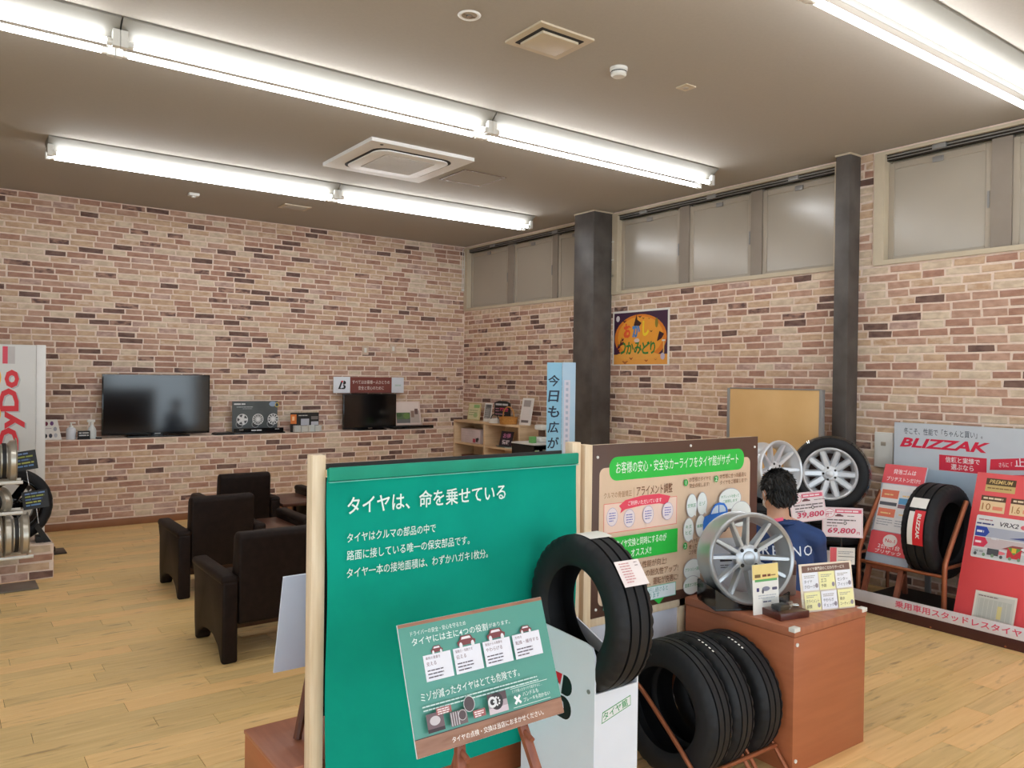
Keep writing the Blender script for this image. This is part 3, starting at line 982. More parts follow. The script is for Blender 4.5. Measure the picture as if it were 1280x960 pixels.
def bubble(u, v, rx, rz, lines, tx=.02, tail=1):
    P.oval(bx(u), bz(v), rx + .0025, rz + .0025, (176, 176, 190))
    P.poly([(bx(u) + rx * .45 * tail, bz(v) - rz * .75), (bx(u) + rx * .85 * tail, bz(v) - rz * .45), (bx(u) + rx * .85 * tail, bz(v) - rz * .98)], (238, 244, 242))
    P.oval(bx(u), bz(v), rx, rz, (238, 244, 242))
    for i, s in enumerate(lines):
        zz = bz(v) + (len(lines) / 2 - i - .5) * tx * 1.35 - tx * .38
        P.text(s, bx(u), zz, tx, (58, 158, 106), w=min(rx * 1.65, len(s) * tx * .98), high=tx * .9, align='C', bold=.005)
bubble(.590, .585, .034, .054, ['空気圧'], .019)
bubble(.652, .590, .033, .053, ['ミゾ'], .022)
bubble(.572, .435, .034, .054, ['キズ', 'ヒビ'], .020)
bubble(.645, .448, .033, .052, ['偏摩耗'], .018)
bubble(.820, .600, .075, .050, ['タブレットを使って', 'ご説明します'], .017, -1)
bubble(.885, .490, .070, .062, ['', 'タイヤを選択した'], .016, -1)
bubble(.598, .180, .060, .048, ['アライメント調整'], .020)
bubble(.593, .082, .056, .042, ['窒素ガス充填'], .020)
bubble(.715, .172, .054, .044, [''], .018)
bubble(.715, .078, .054, .042, [''], .018)
# little blue car
cxx, czz = bx(.735), bz(.478)
P.oval(cxx, czz - .052, .085, .010, (150, 110, 88))
P.poly([(cxx + a, czz + b) for a, b in ((-.088, -.045), (.085, -.045), (.088, -.01), (.08, .02), (.074, .05), (.055, .072), (.02, .08), (-.01, .074), (-.03, .055), (-.045, .028), (-.08, .020), (-.09, -.005))], (32, 122, 224))
P.poly([(cxx + a, czz + b) for a, b in ((-.036, .028), (.014, .030), (.014, .068), (-.006, .064), (-.024, .050))], (206, 226, 244))
P.poly([(cxx + a, czz + b) for a, b in ((.020, .030), (.066, .032), (.062, .050), (.048, .064), (.020, .068))], (206, 226, 244))
for a in (-.052, .055):
    P.oval(cxx + a, czz - .045, .021, .023, (40, 40, 46))
    P.oval(cxx + a, czz - .045, .012, .014, (206, 204, 206))
respace(P, BX, BWd, 1.17)
P.build(board, 'printing')
for u, v in ((.03, .93), (.55, .965), (.975, .93), (.03, .05), (.62, .03), (.975, .05)):
    MB().cyl((bx(u), -0.012, bz(v)), (bx(u), -0.016, bz(v)), 0.006, n=10).build('screw', M_WHITE, board)

# ================================================================== low brown platform and the cabinet
t = thing('low_platform', 'low reddish brown platform behind the green cloth banner', 'platform', (0, 0, 0))
MB().box(0.935, 2.556, 0.0, 2.19, 2.93, 0.288, bev=0.003).build('body', M_BROWNBOX, t)
MB().box(0.932, 2.553, 0.288, 2.193, 2.933, 0.302, bev=0.002).build('top', M_BROWNTOP, t)

t = thing('display_cabinet', 'square reddish brown cabinet carrying the silver wheel', 'cabinet', (0, 0, 0))
MB().box(2.850, 1.917, 0.0, 3.388, 2.498, 0.566, bev=0.003).build('body', M_BROWNBOX, t)
MB().box(2.847, 1.914, 0.568, 3.391, 2.500, 0.603, bev=0.003).build('top', M_BROWNTOP, t)
for q in ((2.845, 1.912), (3.353, 1.912)):
    MB().box(q[0], q[1], 0.588, q[0] + 0.040, q[1] + 0.030, 0.606, bev=0.002).build('corner_guard', M_PLASTIC, t)
for z in (0.535, 0.055):
    MB().cyl((2.868, 1.912, z), (2.868, 1.9165, z), 0.008, n=12).build('screw_cap', M_PLASTIC, t)

# ================================================================== easels
def easel(name, label, loc, rz, lean, hw0, hw1, H, rung, m, back=0.42, tilt_top=1.0, peg=None):
    """front legs lean back by `lean`; widths at the bottom (hw0) and top (hw1)"""
    t = thing(name, label, 'easel', loc, rz)
    k = math.tan(lean)
    for s in (-1, 1):
        MB().box(-0.014, -0.010, 0, 0.014, 0.010, math.hypot(H, H * k, hw0 - hw1), bev=0.002).build('front_leg', m, t, (s * hw0, 0, 0.003), (-lean, -s * math.atan2(hw0 - hw1, H), 0))
    for z in rung:
        f = z / H
        w_ = hw0 + (hw1 - hw0) * f
        MB().box(-w_, -0.008, -0.012, w_, 0.008, 0.012, bev=0.002).build('rung', m, t, (0, z * k + 0.004, z), (-lean, 0, 0))
    L = math.hypot(H * .9, back)
    MB().box(-0.012, -0.008, 0, 0.012, 0.008, L, bev=0.002).build('rear_leg', m, t, (0, H * .9 * k + back + 0.02, 0.004), (math.atan2(back, H * .9), 0, 0))
    if peg:
        for s in (-1, 1):
            MB().cyl((s * (hw0 + (hw1 - hw0) * peg / H), peg * k - 0.045, peg - 0.02), (s * (hw0 + (hw1 - hw0) * peg / H), peg * k + 0.02, peg), 0.008, n=10).build('peg', m, t)
    return t
LEAN = math.radians(20.3)
easel('easel', 'reddish wooden easel under the tilted tyre safety sign', (1.30, 1.635, 0), 0, LEAN, 0.21, 0.07, 0.82, (0.42,), M_EASEL, back=0.28, peg=0.585)
t = thing('tyre_safety_sign', 'tilted green and wood-edged sign about tyres resting on an easel', 'sign', (1.043, 1.832, 0.600), (-LEAN, 0, math.radians(0.6)))
SW, SH = 0.512, 0.348
bd = MB().box(0, 0, 0, SW, 0.006, SH, bev=0.001).build('board', M_WHITEBOARD, t)
P = Print(0.0)
P.rect(0, .001, SW, SH - .001, mat('sign_green', (86, 156, 142), 0.35, var=0.02, scale=5))
wd = mat('sign_wood_print', (168, 122, 98), 0.4, rgb2=(146, 100, 78), scale=9, stretch=(1, 6, 6))
P.rect(0, SH - .010, SW, SH - .0005, wd)
P.rect(0, .0005, SW, .045, wd)
P.rect(0, .045, SW, .0475, (70, 60, 54))
SWT = (236, 244, 242)
P.text('ドライバーの安全・安心を守るため', .040, .311, .014, SWT, w=.195, high=.0135)
P.text('タイヤには主に4つの役割', .040, .284, .022, SWT, w=.268, high=.021, bold=.004)
P.text('があります。', .312, .289, .014, SWT, w=.075, high=.013)
cards = [('車両の重量を', '支える'), ('駆動力・制動力を', '伝える'), ('路面からの衝撃を', 'やわらげる'), ('方向を', '転換・維持する')]
for i, (a, b) in enumerate(cards):
    x = .070 + i * .1035
    z0 = .183
    P.rect(x, z0, x + .096, z0 + .070, (238, 236, 246))
    P.text(a, x + .008, z0 + .057, .008, (120, 80, 90), w=min(.06, len(a) * .0085), high=.008)
    P.text(b, x + .008, z0 + .040, .012, (120, 70, 84), w=len(b) * .0115, high=.0115)
    P.bars(x + .008, z0 + .026, .055, .0032, 3, .009, (96, 84, 96))
    # small car pictogram
    cx, cz, k = x + .050, z0 + .070, (.75, 1.15, 1.15, .75)[i]
    P.poly([(cx + a_ * k, cz + b_ * k) for a_, b_ in ((-.026, .004), (.026, .004), (.028, .013), (.020, .017), (.015, .027), (-.015, .027), (-.020, .017), (-.028, .013))], (128, 62, 66))
    P.poly([(cx + a_ * k, cz + b_ * k) for a_, b_ in ((-.015, .018), (.015, .018), (.012, .024), (-.012, .024))], (232, 226, 232))
    for s in (-1, 1):
        P.oval(cx + s * .018 * k, cz + .004 * k, .005 * k, .008 * k, (236, 232, 238))
P.text('ミゾが減ったタイヤはとても危険です。', .036, .136, .024, SWT, w=.345, high=.024, bold=.004)
P.bars(.036, .121, .400, .0035, 2, .0095, (206, 228, 224), jag=False)
def sq(x0, z0, x1, z1, c): P.rect(x0, z0, x1, z1, c)
sq(.040, .055, .098, .103, (116, 92, 98)); P.oval(.068, .083, .018, .012, (206, 196, 200)); sq(.040, .055, .098, .064, (60, 44, 50))
sq(.076, .094, .128, .112, (170, 96, 96)); P.bars(.080, .106, .040, .003, 3, .0055, (244, 230, 230))
sq(.118, .055, .176, .092, (112, 96, 100))
for i in range(4):
    sq(.121 + i * .008, .056, .124 + i * .008, .091, (206, 198, 202))
P.oval(.160, .078, .014, .014, (214, 208, 210)); P.oval(.160, .078, .0125, .0125, (92, 74, 78))
P.oval(.188, .101, .019, .021, (226, 224, 226)); P.oval(.188, .101, .0175, .0195, (84, 70, 74))
sq(.196, .060, .238, .080, (170, 96, 96)); P.bars(.200, .073, .032, .003, 3, .0055, (244, 230, 230))
sq(.250, .056, .316, .110, (176, 160, 168)); sq(.250, .088, .316, .110, (92, 70, 76)); sq(.250, .056, .316, .072, (214, 196, 204))
P.oval(.280, .088, .022, .023, (50, 42, 46)); P.ring(.280, .088, .008, .015, (228, 226, 228))
for i in range(8):
    P.oval(.280 + .010 * math.cos(i * PI / 4), .088 + .010 * math.sin(i * PI / 4), .003, .003, (228, 226, 228))
sq(.332, .108, .462, .1092, SWT); sq(.332, .056, .462, .0572, SWT)
P.text('ミゾが減ったタイヤで走行すると…', .336, .096, .009, SWT, w=.105, high=.009)
P.poly([(.338, .068), (.343, .063), (.363, .084), (.358, .089)], (246, 244, 246)); P.poly([(.338, .084), (.343, .089), (.363, .068), (.358, .063)], (246, 244, 246))
P.text('ハンドルも', .370, .080, .013, SWT, w=.055, high=.0125, bold=.004)
P.text('ブレーキも効かない', .370, .064, .013, SWT, w=.092, high=.0125, bold=.004)
P.text('タイヤの点検・交換は当店におまかせください。', .110, .0155, .016, (248, 240, 234), w=.318, high=.016, bold=.006)
respace(P, 0.0, SW, 1.12)
P.build(bd, 'printing')

# white board seen from behind, on an easel on the platform
e = easel('easel', 'dark wooden easel standing on the low platform behind the banner', (1.35, 2.885, 0.302), PI, math.radians(13), 0.20, 0.06, 0.62, (0.14,), M_EASEL, back=0.16, peg=0.16)
for o in list(e.children):
    if o.name.startswith('rear_leg'):
        bpy.data.objects.remove(o)
MB().cyl((0.0, 0, 0), (0.10, 0.02, 0.46), 0.016, n=8).build('rear_leg', mat('dark_easel_wood', (104, 60, 42), 0.45), e, (0.285, 0.14, 0.004), (0, 0, PI))
t = thing('blank_signboard', 'blank white board seen from behind, left of the green banner', 'board', (1.052, 2.965, 0.478), (math.radians(14), 0, 0))
MB().box(0, -0.004, 0, 0.56, 0.004, 0.40, bev=0.001).build('sheet', mat('bluish_white_sheet', (212, 220, 240), 0.4, var=0.01), t)
MB().box(0.02, 0.004, 0.02, 0.54, 0.0046, 0.38).build('printed_front', mat('pale_green_print', (120, 180, 160), 0.4), t)

# ================================================================== white tyre bin with tyre
t = thing('tyre_bin', 'white cardboard tyre holder with a black letter mark on its side', 'tyre holder', (0, 0, 0))
bx0, bx1, by0, by1 = 1.860, 2.072, 2.035, 2.455
side = [(by1, 0.0), (by1, 0.700), (by0 + 0.05, 0.686), (by0 + 0.015, 0.678), (by0, 0.650), (by0, 0.0)]
M_BIN = mat('white_card', (232, 236, 248), 0.4, var=0.012)
side_r = side
lp = MB().prism(side, bx0, bx0 + 0.006, axis='x').build('side_panel', M_BIN, t)
MB().prism([(a, b) if a > by0 + .06 else (a, min(b, 0.56)) for a, b in side], bx1 - 0.006, bx1, axis='x').build('side_panel', M_BIN, t)
fp = MB().box(bx0 + 0.006, by0, 0.0, bx1 - 0.006, by0 + 0.006, 0.518).build('front_panel', M_BIN, t)
MB().box(bx0 + 0.006, by1 - 0.006, 0.0, bx1 - 0.006, by1, 0.665).build('back_panel', M_BIN, t)
MB().box(bx0 + 0.006, by0 + 0.006, 0.40, bx1 - 0.006, by1 - 0.006, 0.41).build('shelf', M_BIN, t)
MB().cyl((bx0 - 0.003, by0 + 0.03, 0.52), (bx0, by0 + 0.03, 0.52), 0.008, n=12).build('stud', M_GREYMETAL, lp)
P = Print(0.0)
b_logo(P, 0.0, 0.0, 0.160)
o = P.build(lp, 'letter_mark')[0]; o.location = (bx0, 2.315, 0.378); o.rotation_euler = (0, 0, -PI / 2)
P = Print(0.0)
P.poly([(.034, .440), (.176, .475), (.174, .512), (.038, .480)], (38, 150, 84))
P.poly([(.0365, .4435), (.1738, .4775), (.1718, .5085), (.0405, .477)], (234, 236, 240))
P.text('タイヤ館', .044, .4485, .03, (38, 150, 84), w=.122, high=.028, bold=.012, rot=math.radians(13.5))
for o in P.build(fp, 'shop_name_frame'):
    o.location = (bx0, by0, -0.032)

t = thing('tyre', 'single black tyre standing upright in the white holder', 'tyre', (1.952, 2.175, 0.765), (0, 0, -PI / 2 + math.radians(-3)))
R_, w_ = 0.281, 0.168
body = tyre(t, R_, w_, 0.176, 'carcass', n=120)
tg = tread_sticker(R_, w_, -0.045, 0.060, 78, 96).build('paper_label', M_PAPER, body)
lab = MB().box(-0.055, -0.0006, -0.048, 0.055, 0.0006, 0.048).build('paper_label', mat('pinkish_paper', (246, 232, 230), 0.5, var=0.01), body)
def tread_card(o, R, a, h=0.0, lift=0.004):
    """flat card touching the tread at angle a (degrees), its print facing outwards"""
    a = math.radians(a)
    c, sn = math.cos(a), math.sin(a)
    o.matrix_local = Matrix(((0, -c, -sn, (R + lift) * c), (1, 0, 0, h), (0, -sn, c, (R + lift) * sn), (0, 0, 0, 1)))
tread_card(lab, R_, 40, 0.012)
P = Print(-0.0006)
P.bars(-.040, .035, .045, .0035, 8, .010, (214, 150, 150))
P.bars(.025, .035, .015, .003, 2, .012, (150, 130, 130))
P.build(lab, 'small_print')

# ================================================================== tyre rack with three tyres
t = thing('tyre_rack', 'low copper-coloured tube rack holding three tyres', 'tyre rack', (0, 0, 0))
for x in (2.352, 2.632, 2.668, 2.832):
    MB().tube([(x, 2.46, 0.02), (x, 2.40, 0.34), (x, 2.34, 0.372), (x, 2.28, 0.345), (x, 2.02, 0.135), (x, 1.915, 0.008)], 0.0095, smoothpath=2).build('bent_leg', M_COPPER, t)
MB().cyl((2.352, 1.985, 0.105), (2.832, 1.985, 0.105), 0.0095).build('rail', M_COPPER, t)
MB().cyl((2.352, 2.395, 0.115), (2.832, 2.395, 0.115), 0.0095).build('rail', M_COPPER, t)
for x in (2.352, 2.632, 2.668, 2.832):
    MB().cyl((x, 1.909, 0.002), (x, 1.921, 0.022), 0.012).build('rubber_foot', M_BLACKM, t)
for (x, R_, w_, lbl, yaw) in ((2.425, 0.268, 0.132, 'left tyre on the copper rack, its open centre showing', 0), (2.560, 0.268, 0.130, 'middle tyre on the copper rack, pressed against the left one', 0), (2.754, 0.258, 0.142, 'right tyre on the copper rack, next to the brown cabinet', 0)):
    zc = 0.105 + math.sqrt((R_ + 0.0095) ** 2 - 0.205 ** 2)
    tt = thing('tyre', lbl, 'tyre', (x, 2.19, zc), -PI / 2 + yaw, 'tyres on the copper rack')
    b = tyre(tt, R_, w_, 0.172, 'carcass')
    if x > 2.5:
        for a0 in (62, 66, 70, 74, 78):
            tread_sticker(R_, w_, -w_ * .30, -w_ * .24, a0, a0 + 2, n=2).build('size_mark', M_PAPER, b)
    mk = MB()
    for k in range(5):
        a = math.radians(118 - k * 3.2)
        mk.box(-0.004, -w_ * .497 - 0.001, -0.002, 0.004, -w_ * .49, 0.002, mx=Matrix.Rotation(-a, 4, 'Y') @ Matrix.Translation((0.215, 0, 0)))
    mk.build('sidewall_lettering', M_RUBBERM, b)

# ================================================================== silver wheel on black stand
zT = 0.603
rzw = -math.radians(27)
t = thing('alloy_wheel', 'silver many-spoked alloy wheel on the brown cabinet', 'wheel', (2.968, 2.255, zT + 0.218), (math.radians(-6), 0, rzw))
alloy_wheel(t, 0.200, 0.150, 12, M_SILVER, (0.0125, 0.0095), pair=math.radians(2.5), dish=0.03, hubR=0.060, lugs=4)
t = thing('wheel_stand', 'glossy black cradle under the silver alloy wheel', 'stand', (2.968, 2.255, zT), rzw)
MB().box(-0.175, -0.085, 0, 0.175, 0.115, 0.008, bev=0.002).build('base', M_BLACK, t)
for y in (-0.082, 0.085):
    MB().prism([(-0.175, 0.008), (0.175, 0.008), (0.175, 0.075)] + [(0.175 - 0.35 * i / 12, 0.075 + 0.020 * i / 12 - 0.068 * math.sin(PI * i / 12)) for i in range(1, 12)] + [(-0.175, 0.095)], y, y + 0.012, axis='y').build('cheek', M_BLACK, t)
MB().box(-0.178, -0.087, 0.008, -0.170, 0.117, 0.095).build('end_plate', M_BLACK, t)
t = thing('wheel_brochure', 'white leaflet with black lettering standing behind the alloy wheel spokes', 'leaflet', (3.085, 2.412, zT), (math.radians(-8), 0, math.radians(-20)))
MB().box(-0.10, -0.002, 0, 0.10, 0.002, 0.26).build('sheet', mat('pale_grey_paper', (208, 212, 220), 0.5), t)
P = Print(-0.002)
P.bars(-.06, .15, .12, .018, 1, .02, (40, 40, 48), jag=False); P.bars(-.06, .13, .09, .005, 2, .01, (110, 110, 120))
P.build(t, 'printing')

# small upright card with yellow top, acrylic case with parts
rc = math.radians(-12)
t = thing('tyre_sensor_card', 'upright card with yellow top and green stripe beside the alloy wheel', 'card', (2.938, 2.115, zT), (math.radians(-4), 0, rc))
MB().box(-0.072, 0, 0, 0.072, 0.003, 0.215).build('card', M_PAPER, t)
P = Print(0.0)
P.rect(-.072, .15, .072, .2145, (240, 214, 140))
P.rect(-.060, .140, .064, .150, (96, 170, 100))
P.rect(-.060, .158, -.028, .172, (120, 92, 50)); P.bars(-.018, .160, .046, .010, 1, .01, (120, 60, 40), jag=False); P.bars(.030, .162, .034, .005, 1, .01, (150, 110, 70))
P.rect(-.052, .098, -.038, .114, (60, 50, 110)); P.oval(.0, .108, .022, .010, (130, 130, 150)); P.oval(-.018, .098, .006, .010, (90, 90, 100))
P.rect(.034, .100, .062, .112, (84, 80, 110), r=.004)
P.bars(-.045, .078, .10, .004, 2, .010, (190, 190, 196)); P.bars(-.02, .050, .045, .006, 1, .01, (90, 90, 120), jag=False)
P.build(t, 'printing')
t = thing('acrylic_case', 'clear acrylic case with dark wooden base on the cabinet', 'display case', (2.982, 2.052, zT), rc)
MB().box(-0.080, -0.058, 0.0, 0.080, 0.058, 0.030, bev=0.002).build('base', mat('dark_red_wood', (84, 40, 32), 0.3), t)
MB().box(-0.078, -0.056, 0.030, 0.078, 0.056, 0.068).build('cover', M_ACRYL, t)
t2 = thing('tyre_valve_set', 'black sensor unit and chrome fittings inside the acrylic case', 'car part', (2.982, 2.052, zT + 0.031), rc)
MB().box(-0.066, -0.030, 0.001, -0.002, 0.018, 0.024, bev=0.006).build('sensor', M_BLACKM, t2)
MB().tube([(0.006, -0.02, 0.010), (0.03, 0.0, 0.012), (0.062, -0.01, 0.010)], 0.008).build('fitting', M_STEEL, t2)
MB().cyl((0.03, 0.02, 0.010), (0.06, 0.028, 0.012), 0.009).build('fitting', M_STEEL, t2)

# card with six service tiles
t = thing('service_card', 'leaning cream card with six white and yellow tiles on the cabinet', 'card', (3.078, 2.03, zT), (math.radians(-9), 0, math.radians(-16)))
MB().box(0, 0, 0, 0.292, 0.003, 0.208, bev=0.0008).build('card', mat('cream_card', (236, 220, 200), 0.45), t)
P = Print(0.0)
P.rect(.014, .170, .280, .200, (120, 86, 74))
P.text('タイヤ専門店のこだわりサービス', .147, .178, .016, (236, 224, 210), w=.205, high=.0145, align='C', bold=.01)
tiles = [('タイヤ', 'クローク', 0), ('エコ', '予防', 1), ('センター', 'フィット', 0), ('アライメント', '調整', 1), ('やわらぎ', 'チェック', 0), ('撥水', 'コーティング', 1)]
for i, (a, b, y_) in enumerate(tiles):
    c, r_ = i % 3, i // 3
    x = .012 + c * .0905
    z = .092 - r_ * .084
    P.rect(x, z, x + .087, z + .078, (244, 238, 176) if y_ else (238, 238, 246))
    P.bars(x + .010, z + .062, .060, .003, 2, .007, (170, 160, 150))
    P.text(a, x + .008, z + .032, .016, (92, 84, 96), w=min(.070, len(a) * .0145), high=.0145)
    P.text(b, x + .008, z + .010, .016, (92, 84, 96), w=min(.058 if i not in (3, 5) else .072, len(b) * .0145), high=.0145)
    P.oval(x + .075, z + .020, .008, .010, (150, 140, 150))
P.build(t, 'printing')
t = thing('grey_parts_bag', 'small grey wrapped pack behind the service card', 'pack', (3.27, 2.26, zT), math.radians(-30))
MB().box(-0.05, -0.03, 0, 0.05, 0.03, 0.17, bev=0.012, seg=3).build('pack', mat('grey_wrap', (172, 164, 160), 0.4), t)
MB().box(0.006, -0.0315, 0.10, 0.044, -0.029, 0.15).build('label', mat('brownish_label', (120, 96, 88), 0.5), t)

# ================================================================== person crouching
def capsule(mb, p, q, r0, r1, n=16, m=6):
    p, q = Vector(p), Vector(q)
    d = (q - p)
    L = d.length
    d.normalize()
    a = d.orthogonal().normalized()
    b = d.cross(a)
    rings = []
    for i in range(m + 1):
        t_ = -PI / 2 + PI / 2 * i / m
        rings.append((p + d * r0 * math.sin(t_), max(r0 * math.cos(t_), 1e-4)))
    for i in range(m + 1):
        t_ = PI / 2 * i / m
        rings.append((q + d * r1 * math.sin(t_), max(r1 * math.cos(t_), 1e-4)))
    vs = []
    for c, r in rings:
        for k in range(n):
            t_ = 2 * PI * k / n
            vs.append(tuple(c + (a * math.cos(t_) + b * math.sin(t_)) * r))
    fs = []
    for i in range(len(rings) - 1):
        for k in range(n):
            fs.append((i * n + k, i * n + (k + 1) % n, (i + 1) * n + (k + 1) % n, (i + 1) * n + k))
    fs += [tuple(range(n))[::-1], tuple((len(rings) - 1) * n + k for k in range(n))]
    mb.add(vs, fs)
def fuse(mb, voxel, smooth=6):
    ob = bpy.data.objects.new('tmp', mb.mesh('tmp', []))
    COL.objects.link(ob)
    m = ob.modifiers.new('r', 'REMESH'); m.mode = 'VOXEL'; m.voxel_size = voxel; m.use_smooth_shade = True
    m2 = ob.modifiers.new('s', 'SMOOTH'); m2.iterations = smooth; m2.factor = 0.5
    dg = bpy.context.evaluated_depsgraph_get()
    me = bpy.data.meshes.new_from_object(ob.evaluated_get(dg))
    bpy.data.objects.remove(ob)
    return me
pb = MB()
HIP, CH, NK, HD = Vector((0, -0.06, 0.34)), Vector((0, 0.06, 0.66)), Vector((0, 0.115, 0.855)), Vector((0.0, 0.165, 1.005))
pb.ball(HIP, (0.165, 0.14, 0.13)); pb.ball((HIP + CH) / 2, (0.150, 0.115, 0.17)); pb.ball(CH, (0.178, 0.120, 0.15)); pb.ball((0, 0.075, 0.755), (0.165, 0.095, 0.085))
for s in (-1, 1):
    SHo = Vector((s * 0.178, 0.085, 0.772))
    capsule(pb, (s * 0.05, 0.09, 0.815), SHo, 0.072, 0.066)
    EL = Vector((s * 0.235, 0.22, 0.545)); WR = Vector((s * 0.10, 0.44, 0.56))
    capsule(pb, SHo, EL, 0.064, 0.050); capsule(pb, EL, WR, 0.050, 0.032)
    KN = Vector((s * 0.185, 0.36, 0.47)); AN = Vector((s * 0.14, 0.10, 0.09))
    capsule(pb, (s * 0.09, -0.05, 0.32), KN, 0.098, 0.064); capsule(pb, KN, AN, 0.062, 0.042)
    capsule(pb, AN + Vector((0, -0.03, -0.045)), AN + Vector((s * 0.02, 0.17, -0.055)), 0.040, 0.032)
    # hand: palm and five fingers closing forward
    PA = WR + Vector((-s * 0.03, 0.06, 0.005))
    capsule(pb, WR, PA, 0.030, 0.034)
    for f, (dx, ln) in enumerate(((-0.030, 0.036), (-0.010, 0.042), (0.010, 0.040), (0.029, 0.030))):
        k0 = PA + Vector((dx * 0.9, 0.025, 0.004)); k1 = k0 + Vector((0, ln, -0.006)); k2 = k1 + Vector((0, ln * .55, -0.026))
        capsule(pb, k0, k1, 0.0095, 0.009, 10, 3); capsule(pb, k1, k2, 0.009, 0.0078, 10, 3)
    th = PA + Vector((-s * 0.032, -0.012, 0.006))
    capsule(pb, th, th + Vector((-s * 0.022, 0.032, 0.002)), 0.0115, 0.0095, 10, 3)
    capsule(pb, th + Vector((-s * 0.022, 0.032, 0.002)), th + Vector((-s * 0.018, 0.060, -0.008)), 0.0095, 0.0085, 10, 3)
capsule(pb, (0, 0.095, 0.80), HD + Vector((0, -0.015, -0.05)), 0.062, 0.056)
HR = Matrix.Translation(HD) @ Matrix.Rotation(math.radians(18), 4, 'Z') @ Matrix.Rotation(math.radians(-12), 4, 'X')
def H(x, y, z): return tuple(HR @ Vector((x, y, z)))
for c, r in (((0, -0.012, 0.022), (0.077, 0.094, 0.092)), ((0, 0.028, -0.035), (0.062, 0.068, 0.078))):
    pb.ball((0, 0, 0), r, mx=HR @ Matrix.Translation(c), n=24, m=16)
capsule(pb, H(0, 0.088, 0.012), H(0, 0.108, -0.022), 0.009, 0.013, 10, 4)
capsule(pb, H(-0.022, 0.084, -0.058), H(0.022, 0.084, -0.058), 0.008, 0.008, 10, 3)
for s in (-1, 1):
    pb.ball((0, 0, 0), (0.010, 0.020, 0.032), mx=HR @ Matrix.Translation((s * 0.079, -0.008, -0.012)) @ Matrix.Rotation(s * 0.35, 4, 'Z'))
me = fuse(pb, 0.0065, 5)
M_SKIN = mat('skin', (214, 164, 136), 0.5, var=0.03)
M_NAVY = mat('navy_jacket', (30, 62, 116), 0.7, rgb2=(24, 52, 100), scale=8)
M_TROU = mat('dark_trousers', (38, 42, 54), 0.75)
M_SHOE = mat('black_shoe', (24, 24, 26), 0.4)
for m in (M_SKIN, M_NAVY, M_TROU, M_SHOE):
    me.materials.append(m)
mi = []
for p in me.polygons:
    c = p.center
    if c.z > 0.868 - (c.y - 0.1) * 0.25 and abs(c.x) < 0.13:
        k = 0
    elif c.y > 0.415 and c.z > 0.50:
        k = 0
    elif c.z < 0.085:
        k = 3
    elif (Vector(c) - Vector((0, 0.0, 0.28))).length < 0.0 or c.z < 0.36 or (c.z < 0.56 and c.y > 0.14 and abs(c.x) < 0.29 and c.z < 0.40 + 0.45 * (c.y - 0.1) and abs(c.x) > 0.05 and c.z < 0.535 and not (abs(c.x) > 0.20 and c.z > 0.50)):
        k = 2
    else:
        k = 1
    mi.append(k)
me.polygons.foreach_set('material_index', mi)
pt = thing('person', 'person in a navy jacket with white letters crouching beyond the brown cabinet', 'person', (3.622, 2.522, 0.0), -math.radians(46))
bo = bpy.data.objects.new('body', me); COL.objects.link(bo); bo.parent = pt
me.polygons.foreach_set('use_smooth', [True] * len(me.polygons))
# hair
hb = MB()
hb.ball((0, 0, 0), (0.083, 0.094, 0.090), mx=HR @ Matrix.Translation((0, -0.020, 0.034)), n=28, m=18)
hb.ball((0, 0, 0), (0.078, 0.062, 0.070), mx=HR @ Matrix.Translation((0, -0.046, -0.018)), n=24, m=14)
rr = random.Random(3)
for i in range(1500):
    th, ph = rr.uniform(0, 2 * PI), rr.uniform(-0.9, 1.5)
    d = Vector((math.cos(th) * math.cos(ph), math.sin(th) * math.cos(ph), math.sin(ph)))
    if (d.y > 0.55 and d.z < 0.45) or (d.y > -0.1 and d.z < -0.15):
        continue
    b0 = Vector((d.x * 0.080, d.y * 0.090 - 0.020, d.z * 0.086 + 0.034))
    if i % 3 == 0 and d.y < 0.2:
        b0 = Vector((d.x * 0.076, d.y * 0.060 - 0.046, min(d.z, .6) * 0.068 - 0.018))
    tv_ = Vector((0, -.5, -1)); tv_ = (tv_ - d * tv_.dot(d)).normalized()
    fl = (tv_ * .8 + d * .42 + Vector((rr.uniform(-.22, .22), rr.uniform(-.22, .22), rr.uniform(-.22, .22)))).normalized()
    hb.cyl(HR @ b0, HR @ (b0 + fl * rr.uniform(0.016, 0.030)), 0.0058, 0.0010, n=5, cap=False)
hb.build('hair', mat('black_hair', (16, 14, 14), 0.45, var=0.1, scale=60), pt)
# mask, eyes, collar, letters on the back
mk = MB()
mk.ball((0, 0, 0), (0.060, 0.058, 0.046), mx=HR @ Matrix.Translation((0, 0.050, -0.048)), n=24, m=14)
for s in (-1, 1):
    mk.tube([H(s * 0.056, 0.075, -0.03), H(s * 0.078, 0.02, -0.004), H(s * 0.089, -0.012, 0.016), H(s * 0.085, -0.028, -0.02), H(s * 0.074, 0.0, -0.05), H(s * 0.054, 0.07, -0.062)], 0.002, n=6, smoothpath=1)
mk.build('face_mask', mat('mask_white', (236, 236, 240), 0.7), pt)
ey = MB()
for s in (-1, 1):
    ey.ball(H(s * 0.031, 0.083, 0.006), (0.010, 0.008, 0.006))
    ey.cyl(H(s * 0.018, 0.087, 0.028), H(s * 0.045, 0.080, 0.028), 0.003, n=6)
ey.build('eye', mat('dark_eye', (30, 22, 20), 0.2), pt)
co = MB()
co.tube([(0.072, 0.055, 0.862), (0.04, 0.030, 0.862), (0.0, 0.022, 0.862), (-0.04, 0.030, 0.862), (-0.072, 0.055, 0.862), (-0.082, 0.10, 0.845), (-0.06, 0.16, 0.815)], 0.012, smoothpath=2)
co.build('collar', M_NAVY, pt)
pk = MB()
